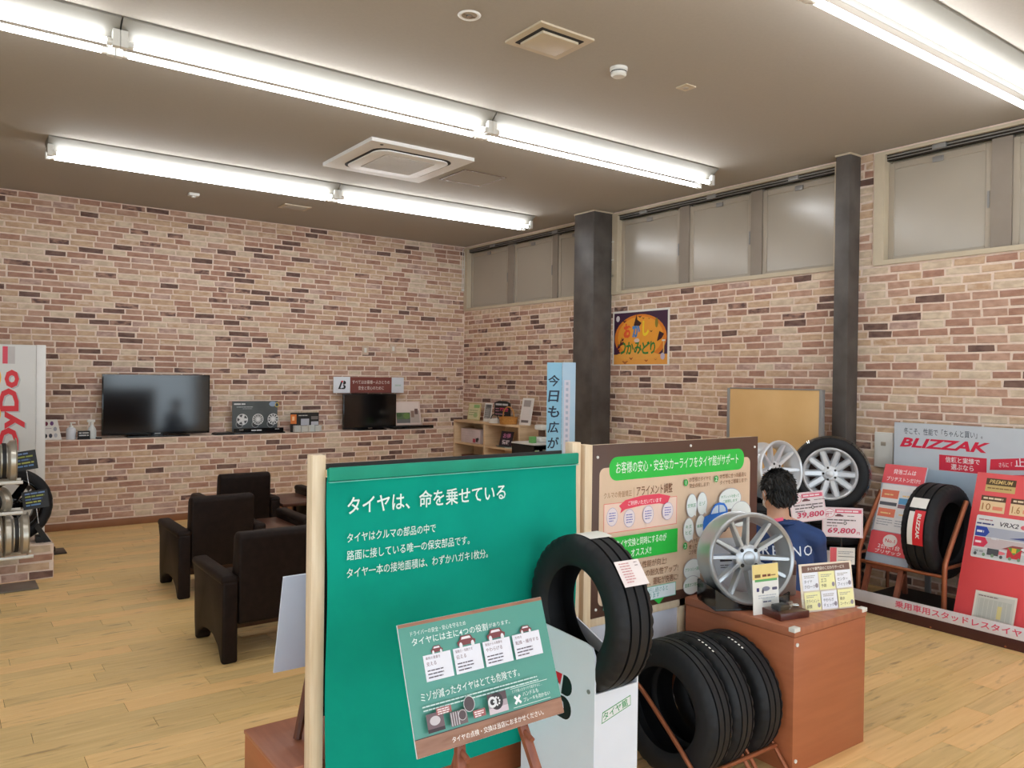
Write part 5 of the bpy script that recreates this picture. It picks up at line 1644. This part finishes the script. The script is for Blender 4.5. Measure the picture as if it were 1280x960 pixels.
# wheel catalogue board
t = thing('wheel_display_board', 'black standing board picturing three silver wheels', 'display board', (2.795, 9.30, ZL))
bd = MB().box(0, 0.03, 0.02, 0.535, 0.036, 0.38).build('board', mat('charcoal_print', (66, 72, 74), 0.4, rgb2=(92, 98, 100), scale=2), t)
MB().box(-0.01, -0.06, 0.0, 0.60, 0.09, 0.018, bev=0.003).build('base', M_BLACK, t)
MB().box(0.0, -0.045, 0.018, 0.585, -0.035, 0.065).build('front_lip', M_BLACK, t)
P = Print(0.03)
P.bars(.02, .338, .13, .016, 1, .02, (226, 228, 228), jag=False); P.bars(.05, .308, .20, .007, 1, .02, (200, 204, 204)); P.bars(.12, .288, .16, .006, 1, .01, (170, 174, 176))
for k, cx in enumerate((.115, .30, .48)):
    P.oval(cx - .03, .110, .045, .045, (150, 152, 154)); P.oval(cx - .03, .110, .036, .036, (60, 62, 64))
    P.oval(cx, .165, .066, .066, (226, 226, 226)); P.oval(cx, .165, .058, .058, (70, 72, 74))
    n = (5, 14, 10)[k]
    for i in range(n):
        a = 2 * PI * i / n
        wdt = (.017, .005, .008)[k]
        c, s_ = math.cos(a), math.sin(a)
        P.poly([(cx + .008 * c - wdt * s_, .165 + .008 * s_ + wdt * c), (cx + .06 * c - wdt * .7 * s_, .165 + .06 * s_ + wdt * .7 * c), (cx + .06 * c + wdt * .7 * s_, .165 + .06 * s_ - wdt * .7 * c), (cx + .008 * c + wdt * s_, .165 + .008 * s_ - wdt * c)], (222, 222, 222))
    P.oval(cx, .165, .016, .016, (230, 230, 230))
P.oval(.475, .345, .045, .030, (150, 170, 196)); P.oval(.525, .335, .026, .030, (206, 186, 90)); P.oval(.525, .335, .017, .02, (60, 70, 90))
P.build(bd, 'printing')
P = Print(-0.045)
P.bars(.20, .034, .12, .013, 1, .01, (220, 220, 220), jag=False); P.bars(.06, .046, .05, .006, 1, .01, (210, 210, 210), jag=False); P.bars(.48, .046, .05, .006, 1, .01, (210, 210, 210), jag=False)
P.build(t, 'lip_lettering')
t = thing('black_tray', 'flat black tray on the ledge left of the wheel picture board', 'tray', (2.565, 9.20, ZL))
MB().prism([(0, 0), (0.22, 0), (0.22, 0.012), (0.19, 0.03), (0.02, 0.022)], 0, 0.16, axis='y').build('tray', M_BLACKM, t)
MB().box(0.03, 0.02, 0.024, 0.18, 0.14, 0.028).build('inset', mat('brown_inset', (86, 66, 62), 0.4), t)
t = thing('brochure_holder', 'dark and orange brochure holder with clear front on the ledge', 'brochure holder', (3.485, 9.28, ZL))
bd = MB().box(0, 0.03, 0.0, 0.36, 0.036, 0.235).build('back', M_BLACKM, t)
P = Print(0.03)
P.rect(.0, .10, .075, .215, (222, 120, 50)); P.rect(.02, .14, .05, .19, (246, 200, 150)); P.bars(.10, .195, .18, .010, 1, .01, (214, 206, 200)); P.rect(.13, .08, .235, .16, (186, 186, 196)); P.rect(.26, .15, .35, .19, (120, 112, 110)); P.rect(.26, .08, .355, .125, (196, 196, 204))
P.build(bd, 'printing')
MB().box(0.02, -0.035, 0.004, 0.385, -0.030, 0.085).build('clear_front', M_ACRYL, t)
for i in range(4):
    MB().box(0.03 + i * 0.088, -0.025, 0.004, 0.11 + i * 0.088, 0.02, 0.082 - i % 2 * 0.006).build('leaflet', M_PAPER, t)
MB().box(0.0, -0.035, 0, 0.39, 0.03, 0.004).build('base', M_ACRYL, t)
# left end of the ledge
t = thing('colour_chart_box', 'small white box with coloured dots at the left end of the ledge', 'box', (0.885, 9.30, ZL))
MB().prism([(0, 0), (0.175, 0), (0.135, 0.205), (0, 0.205)], 0, 0.05, axis='y').build('box', M_PAPER, t)
P = Print(0.0)
for x, z, c in ((.035, .165, (120, 30, 60)), (.085, .168, (110, 60, 120)), (.115, .11, (170, 170, 180)), (.03, .04, (30, 30, 36)), (.075, .042, (60, 56, 70)), (.12, .045, (190, 190, 196))):
    P.oval(x, z, .016, .022, c)
P.bars(.03, .115, .06, .004, 1, .01, (150, 110, 140))
P.build(t, 'printing')
t = thing('pump_bottle', 'white pump bottle of hand sanitiser on the ledge', 'bottle', (1.143, 9.29, ZL))
MB().lathe([(0, 0), (0.044, 0), (0.046, 0.01), (0.046, 0.095), (0.038, 0.115), (0.018, 0.125), (0.018, 0.135), (0, 0.135)], 24, 'z').build('bottle', mat('bluish_plastic', (228, 232, 240), 0.3), t)
MB().cyl((0, 0, 0.135), (0, 0, 0.165), 0.008).cyl((0, 0, 0.120), (0, 0, 0.142), 0.019).box(-0.012, -0.012, 0.163, 0.04, 0.012, 0.176, bev=0.003).build('pump', M_PLASTIC, t)
t = thing('spray_bottle', 'white trigger spray bottle on the ledge beside the large television', 'bottle', (1.335, 9.29, ZL))
MB().lathe([(0, 0), (0.040, 0), (0.042, 0.01), (0.042, 0.09), (0.030, 0.120), (0.014, 0.14), (0.014, 0.155), (0, 0.155)], 24, 'z').build('bottle', mat('pale_plastic', (232, 236, 234), 0.3), t)
MB().box(-0.045, -0.012, 0.172, 0.03, 0.012, 0.200, bev=0.005).cyl((0, 0, 0.15), (0, 0, 0.178), 0.017).prism([(-0.03, 0.175), (-0.018, 0.175), (-0.028, 0.135), (-0.036, 0.135)], -0.006, 0.006).build('trigger', M_PLASTIC, t)
t = thing('ledge_sign', 'small black lettered sign between the two bottles', 'sign', (1.195, 9.225, ZL))
MB().box(0, 0, 0.012, 0.115, 0.012, 0.088, bev=0.002).box(0.0, -0.01, 0, 0.115, 0.03, 0.012).build('block', M_BLACKM, t)
P = Print(0.0)
P.bars(.012, .060, .09, .012, 2, .025, (206, 206, 206), jag=False)
P.build(t, 'printing')
t = thing('remote_control', 'black remote control lying on the ledge', 'remote control', (1.372, 9.205, ZL), math.radians(5))
MB().box(0, 0, 0.0, 0.045, 0.12, 0.016, bev=0.004).build('case', M_BLACKM, t)
MB().box(0.008, 0.015, 0.0155, 0.037, 0.10, 0.0175).build('keys', M_GREYMETAL, t)

# ================================================================== bookshelf by the window wall
t = thing('bookshelf', 'pale wooden open bookshelf against the window wall', 'bookshelf', (0, 0, 0))
SX0, SX1, SY0, SY1, SZ = 5.72, 6.045, 7.66, 9.17, 1.035
MB().box(SX0, SY0, SZ - .025, SX1, SY1, SZ, bev=.002).build('top', M_SHELF, t)
for y in (SY0, 8.405, SY1 - .03):
    MB().box(SX0, y, 0.0, SX1, y + .03 if y != 8.405 else y + .04, SZ - .025, bev=.002).build('upright', M_SHELF, t)
for a, b in ((SY0 + .03, 8.405), (8.445, SY1 - .03)):
    for z in (.06, .385, .715):
        MB().box(SX0 + .005, a, z, SX1 - .01, b, z + .022).build('shelf', M_SHELF, t)
MB().box(SX1 - .008, SY0 + .03, .05, SX1, SY1 - .03, SZ - .025).build('back', M_SHELF, t)
def card_on(name, label, cat, y, z, w, h, m, lean=8, x=5.86, rz=-PI / 2, th=.006):
    return thing(name, label, cat, (x, y, z), (-math.radians(lean), 0, rz)), w, h, m, th
def simple_card(name, label, cat, y, z, w, h, m, draw, lean=8, x=5.86, rz=-PI / 2):
    t = thing(name, label, cat, (x, y, z), (-math.radians(lean), 0, rz))
    b = MB().box(0, 0, 0, w, .006, h).build('card', m, t)
    P = Print(0.0)
    draw(P, w, h)
    P.build(b, 'printing')
    st = MB().prism([(0.006, h * .6), (0.09, 0.02), (0.006, 0.02)], w * .45, w * .55, axis='x')
    st.build('strut', m, b)
    return t
def d1(P, w, h):
    P.rect(.015, .015, w - .015, h - .015, (222, 214, 170)); P.rect(w * .45, h * .72, w * .9, h * .9, (150, 190, 120)); P.bars(.03, h * .55, w * .7, .010, 3, .03, (150, 160, 110)); P.oval(w * .65, h * .3, .05, .03, (170, 190, 130))
simple_card('framed_leaflet', 'greenish framed leaflet on the left of the bookshelf top', 'leaflet', 9.05, SZ + .001, .30, .235, mat('gold_frame', (206, 184, 130), .4), d1)
def d2(P, w, h):
    P.rect(.015, .04, w - .012, h - .02, (136, 132, 128)); P.rect(w * .3, h * .75, w * .85, h * .92, (90, 88, 88)); P.bars(.03, h * .6, w * .5, .010, 5, .025, (186, 182, 178))
simple_card('leaflet_holder', 'grey leaflet in a clear stand on the bookshelf top', 'leaflet', 8.66, SZ + .001, .17, .245, M_PAPER, d2)
t = thing('phone_sign', 'black sign with pink figures on a stand on the bookshelf', 'sign', (5.88, 8.43, SZ + .001), -PI / 2)
MB().prism([(0, .085), (.345, .085), (.345, .255), (.26, .28), (.10, .28), (0, .255)], 0, .012, axis='y').build('plate', M_BLACKM, t)
MB().prism([(.09, 0), (.27, 0), (.22, .085), (.13, .085)], -.01, .05, axis='y').build('stand', M_BLACKM, t)
P = Print(0.0)
P.bars(.03, .222, .27, .024, 1, .03, (206, 206, 206), jag=False); P.bars(.03, .175, .07, .010, 2, .03, (220, 150, 170), jag=False); P.text('77台', .12, .145, .06, (230, 70, 112), w=.19, high=.055, bold=.03, shear=.1); P.bars(.02, .105, .29, .010, 1, .01, (206, 150, 166))
P.build(t, 'printing')
t = thing('white_basket', 'small white round basket on the bookshelf top', 'basket', (5.775, 8.27, SZ + .001))
MB().lathe([(0, 0), (.072, 0), (.088, .055), (.084, .055), (.068, .006), (0, .006)], 24, 'z').build('bowl', M_PAPER, t)
MB().tube([(0, -.084, .05), (0, -.06, .095), (0, 0, .115), (0, .06, .095), (0, .084, .05)], .006, smoothpath=1).build('handle', M_BLACKM, t)
t = thing('wicker_basket', 'orange wicker basket with tall handle on the bookshelf top', 'basket', (5.79, 7.99, SZ + .001))
MB().lathe([(0, 0), (.105, 0), (.122, .085), (.125, .09), (.118, .09), (.100, .008), (0, .008)], 28, 'z').build('bowl', M_BASKET, t)
MB().tube([(0, -.120, .08), (0, -.10, .18), (0, 0, .225), (0, .10, .18), (0, .120, .08)], .008, smoothpath=2).build('handle', M_BASKET, t)
def d3(P, w, h):
    P.rect(.02, .02, w - .02, h - .02, (232, 224, 220)); P.rect(.035, h * .68, w - .05, h * .92, (170, 160, 156)); P.rect(.03, .03, w - .05, .06, (120, 112, 112))
simple_card('notice_frame', 'tall white framed notice at the right end of the bookshelf top', 'notice', 7.86, SZ + .001, .225, .335, M_PAPER, d3, lean=10)
t = thing('paper_carton', 'pale carton in the upper left bookshelf compartment', 'box', (5.80, 9.10, .738), -PI / 2)
MB().box(0, 0, 0, .46, .15, .185, bev=.002).build('carton', mat('lilac_carton', (224, 206, 206), .5), t)
P = Print(0.0)
P.bars(.03, .15, .32, .006, 3, .03, (206, 186, 186)); P.rect(.30, .01, .36, .06, (196, 70, 90)); P.rect(.37, .02, .42, .07, (60, 56, 60)); P.oval(.42, .06, .02, .02, (60, 56, 60))
P.build(t, 'printing')
t = thing('black_notice', 'black notice with pink and white lettering in the right compartment', 'notice', (5.80, 8.21, .738), (-math.radians(14), 0, -PI / 2 + .05))
b = MB().box(0, 0, 0, .245, .006, .205).build('card', mat('dark_purple_card', (44, 28, 44), .4), t)
P = Print(0.0)
P.text('お得', .05, .115, .07, (214, 130, 176), w=.15, high=.065, bold=.03); P.text('情報', .05, .035, .07, (236, 226, 232), w=.15, high=.06, bold=.03)
P.build(b, 'printing')
MB().box(0, -.05, 0, .245, .0, .008).build('foot', mat('teal_base', (70, 90, 90), .4), t)
t = thing('magazine', 'thin magazine lying flat in the right bookshelf compartment', 'magazine', (5.85, 7.85, .738), .2)
MB().box(-.10, -.14, 0, .10, .14, .010).build('pages', M_PAPER, t)
MB().box(-.102, -.142, .010, .102, .142, .0115).build('cover', mat('pale_green_cover', (190, 200, 180), .4), t)
t = thing('red_file_box', 'dark red box in the middle left bookshelf compartment', 'box', (5.78, 9.05, .408), -PI / 2)
MB().box(0, 0, 0, .36, .18, .16, bev=.003).build('carton', mat('dark_red_card', (120, 62, 58), .5), t)
MB().box(.02, -.002, .06, .30, 0, .10).build('label', mat('grey_label', (90, 84, 80), .5), t)

# small black cooler with drinks machine
t = thing('drinks_cabinet', 'open black drinks cabinet to the right of the bookshelf', 'cabinet', (5.49, 7.08, 0))
for b_ in ((0, 0, 0, .015, .42, .85), (.40, 0, 0, .415, .42, .85), (0, .405, 0, .415, .42, .85), (0, 0, 0, .415, .42, .02), (0, 0, .835, .415, .42, .85)):
    MB().box(*b_).build('panel', M_BLACKM, t)
MB().box(.015, .01, .66, .40, .405, .672).build('shelf', M_BLACKM, t)
MB().box(-.005, -.005, .85, .42, .425, .866).build('top', M_WHITE, t)
t = thing('coffee_machine', 'white drinks machine on top of the black cabinet', 'coffee machine', (5.72, 7.26, .868))
MB().box(-.04, -.06, 0, .10, .10, .06, bev=.015, seg=3).build('base', M_PLASTIC, t)
MB().box(.05, .02, .06, .10, .10, .14, bev=.01).build('column', mat('brown_plastic', (110, 80, 66), .4), t)
MB().box(-.01, -.05, .14, .10, .10, .20, bev=.015, seg=3).build('head', M_PLASTIC, t)
t = thing('green_packet', 'green packet standing on the black drinks cabinet', 'packet', (5.565, 7.20, .868))
MB().box(-.035, -.03, 0, .035, .03, .075, bev=.006).build('pouch', mat('leaf_green', (120, 186, 110), .4), t)
for x, c, l in ((5.58, (120, 190, 70), 'bright green cup inside the black cabinet'), (5.73, (70, 120, 90), 'dull green cup inside the black cabinet')):
    t = thing('cup', l, 'cup', (x, 7.16, .673))
    MB().lathe([(0, 0), (.030, 0), (.040, .11), (.037, .11), (.028, .004), (0, .004)], 20, 'z').build('cup', mat('cup_%d' % c[0], c, .4), t)
    MB().lathe([(.041, .105), (.042, .112), (.036, .112)], 20, 'z').build('lip', M_PAPER, t)

# blue upright sign with brush lettering
t = thing('blue_upright_sign', 'tall pale blue sign with black brush lettering beside the thick pillar', 'sign', (4.945, 6.175, 0), -math.radians(40))
MB().box(0, 0, 0.03, 0.150, 0.02, 1.775, bev=.002).build('left_panel', mat('sky_blue_print', (130, 190, 224), .45, rgb2=(150, 204, 230), scale=2), t)
r_ = MB().box(0.152, 0.0, 0.03, 0.285, 0.02, 1.777, bev=.002).build('right_panel', mat('light_blue_print', (168, 204, 232), .45, rgb2=(196, 220, 238), scale=2), t)
MB().box(-0.04, -0.12, 0, 0.32, 0.14, 0.03, bev=.004).build('base', M_GREYMETAL, t)
P = Print(0.0)
for i, c in enumerate('今日も広がる'):
    P.text(c, .012, 1.535 - i * .155, .15, (22, 40, 70), w=.115, high=.115, bold=.02, shear=.1)
P.build(t, 'brush_lettering')
P = Print(0.0)
P.rect(.172, .75, .232, 1.60, (224, 222, 238))
P.bars(.190, 1.55, .024, .03, 14, .058, (178, 190, 214), jag=False)
P.build(r_, 'printing')

# ================================================================== left side: vending machine, plinth, rims
t = thing('vending_machine', 'tall white vending machine with red vertical brand lettering', 'vending machine', (-0.28, 8.30, 0))
MB().box(0, 0, 0.04, 1.085, 0.70, 1.857, bev=.006).build('body', M_VEND, t)
MB().box(1.020, -0.010, 0.05, 1.095, 0.02, 1.859, bev=.006).build('corner_post', M_WHITE, t)
MB().box(0.02, 0.02, 0, 1.06, 0.68, 0.04).build('kickplate', M_BLACKM, t)
P = Print(0.0)
R_ = (224, 40, 52)
SHD = (186, 184, 184)
for dx, dz, c in ((.012, -.010, SHD), (0, 0, R_)):
    P.text('DyDo', .934 + dx, .912 + dz, .5, c, w=.72, high=.20, bold=.035, rot=PI / 2)
P.rect(.763, 1.685, .802, 1.838, (222, 70, 92)); P.rect(.802, 1.685, .857, 1.838, (196, 190, 188))
P.oval(.70, 1.56, .055, .10, (244, 190, 80)); P.oval(.70, 1.24, .055, .08, (244, 190, 80))
P.build(t, 'brand_lettering')
t = thing('brick_plinth', 'low brick-faced plinth in front of the vending machine', 'plinth', (0, 0, 0))
bp = MB().box(-1.2, 7.125, 0, 0.762, 7.62, 0.268).build('core', M_MORTAR, t)
for (u, v, L_, H_, k) in lay(-1.2, 0.762, 0.0, 0.268, 21, cp=.067, lmin=.18, lmax=.24):
    if u > -.6:
        o = bpy.data.objects.new('brick', brick_mesh(k, L_, H_)); COL.objects.link(o); o.parent = bp; o.location = (u, 7.125, v)
for (u, v, L_, H_, k) in lay(7.125, 7.62, 0.0, 0.268, 22, cp=.067, lmin=.18, lmax=.24):
    o = bpy.data.objects.new('brick', brick_mesh(k, L_, H_)); COL.objects.link(o); o.parent = bp; o.location = (0.762, u, v); o.rotation_euler = (0, 0, PI / 2)
t = thing('rim_rack', 'white tube rack holding silver rims at the left edge', 'rack', (0, 0, 0))
MB().box(-0.4, 6.80, 0.0, 0.635, 7.06, 0.012, bev=.003).build('base_plate', mat('grey_plate', (128, 120, 112), .35, .4), t)
for z in (0.245, 0.575, 0.80):
    for y in (6.83, 7.01):
        MB().cyl((-0.4, y, z), (0.60 if z < .3 else .53, y, z), 0.013).build('rod', M_PLASTIC, t)
    MB().cyl((-0.1, 6.80, z - .02), (-0.1, 7.04, z - .02), 0.012).build('bracket', M_PLASTIC, t)
MB().box(-0.13, 7.03, 0.012, -0.07, 7.09, 1.25).build('upright', M_PLASTIC, t)
M_RIM = mat('worn_rim_silver', (206, 200, 188), 0.32, 0.75, var=.05)
def loose_rim(x, z, R, w, label, yaw=0.0):
    t = thing('loose_rim', label, 'rim', (x, 6.92, z), (0, 0, PI / 2 + yaw), 'loose rims on the white rack')
    pr_ = [(R, -w / 2), (R - .004, -w / 2 - .004), (R - .018, -w / 2 + .004), (R - .02, -w / 2 + .035), (R - .045, -w * .12), (R - .045, w * .15), (R - .02, w / 2 - .035), (R - .018, w / 2 - .004), (R - .004, w / 2 + .004), (R, w / 2)]
    MB().lathe(pr_ + [(r - .006, h * .97) for r, h in pr_[::-1]], 48, 'y', closed=True).build('barrel', M_RIM, t)
    MB().lathe([(0.03, -w * .2), (R - .05, -w * .05), (R - .05, -w * .02), (0.03, -w * .14)], 40, 'y').build('disc', M_RIM, t)
    MB().lathe([(R - .043, -.012), (R - .038, -.012), (R - .038, .014), (R - .043, .014)], 48, 'y', closed=True).build('black_strap', M_BLACKM, t)
for x, l in ((.415, 'right silver rim on the top bar of the white rack'), (.245, 'second silver rim on the top bar of the white rack')):
    loose_rim(x, .957, .168, .145, l)
loose_rim(.36, .652, .105, .13, 'silver rim on the middle bar of the white rack', .5)
for x, l in ((.495, 'right silver rim on the bottom bar of the white rack'), (.325, 'second silver rim on the bottom bar of the white rack')):
    loose_rim(x, .399, .165, .145, l)
t = thing('wheel_with_tyre', 'black wheel and tyre standing on the brick plinth', 'wheel', (0.485, 7.34, 0.268 + .292), (math.radians(-6), 0, math.radians(12)))
tyre(t, .29, .17, .205, 'tyre', n=72)
alloy_wheel(t, .208, .16, 6, M_BLACK, (.03, .02), dish=.02)
for a in (.55, .75, 2.1):
    MB().box(.05, -.092, -.006, .17, -.082, .006, mx=Matrix.Rotation(-a, 4, 'Y')).build('silver_accent', M_STEEL, t)
def neon(P, w, h):
    P.rect(.006, .006, w - .006, h - .006, (20, 24, 30))
    for i, c in enumerate(((110, 140, 190), (150, 160, 60), (90, 120, 170), (176, 180, 80), (100, 140, 190))):
        P.bars(.02, h * (.82 - .16 * i), w * .8, h * .08, 1, .01, c)
def stand_card(label, loc, rot, w, h):
    t = thing('wheel_name_card', label, 'card', loc, rot)
    b = MB().box(0, 0, 0, w, .004, h).build('card', M_BLACKM, t)
    P = Print(0.0)
    neon(P, w, h)
    P.build(b, 'printing')
    MB().cyl((w / 2, .01, -.12), (w / 2, .006, h * .5), .004).build('rod', M_STEEL, t)
stand_card('upper dark card with blue and green print above the black wheel', (.505, 7.22, .835), (math.radians(-5), math.radians(-8), 0), .16, .15)
stand_card('lower dark card with blue and green print in front of the black wheel', (.565, 7.20, .535), (math.radians(-12), math.radians(-6), 0), .175, .14)
t = thing('wheel_prop', 'black strut and block holding the black wheel upright', 'prop', (.60, 7.30, .268))
MB().box(.05, -.09, 0.001, .12, .02, .05, bev=.004).build('block', M_BLACKM, t)
MB().prism([(.10, .001), (.155, .001), (.06, .16), (.04, .13)], -.095, -.092 + .02, axis='y').build('strut', M_BLACKM, t)
t = thing('floor_plate', 'small dark metal base plate on the floor by the brick plinth', 'base plate', (.90, 8.12, 0))
MB().box(-.07, -.12, 0, .06, .12, .012, bev=.003).build('plate', M_DARKSTEEL, t)
MB().cyl((-.03, 0, .012), (-.03, 0, .05), .012).build('socket', M_DARKSTEEL, t)
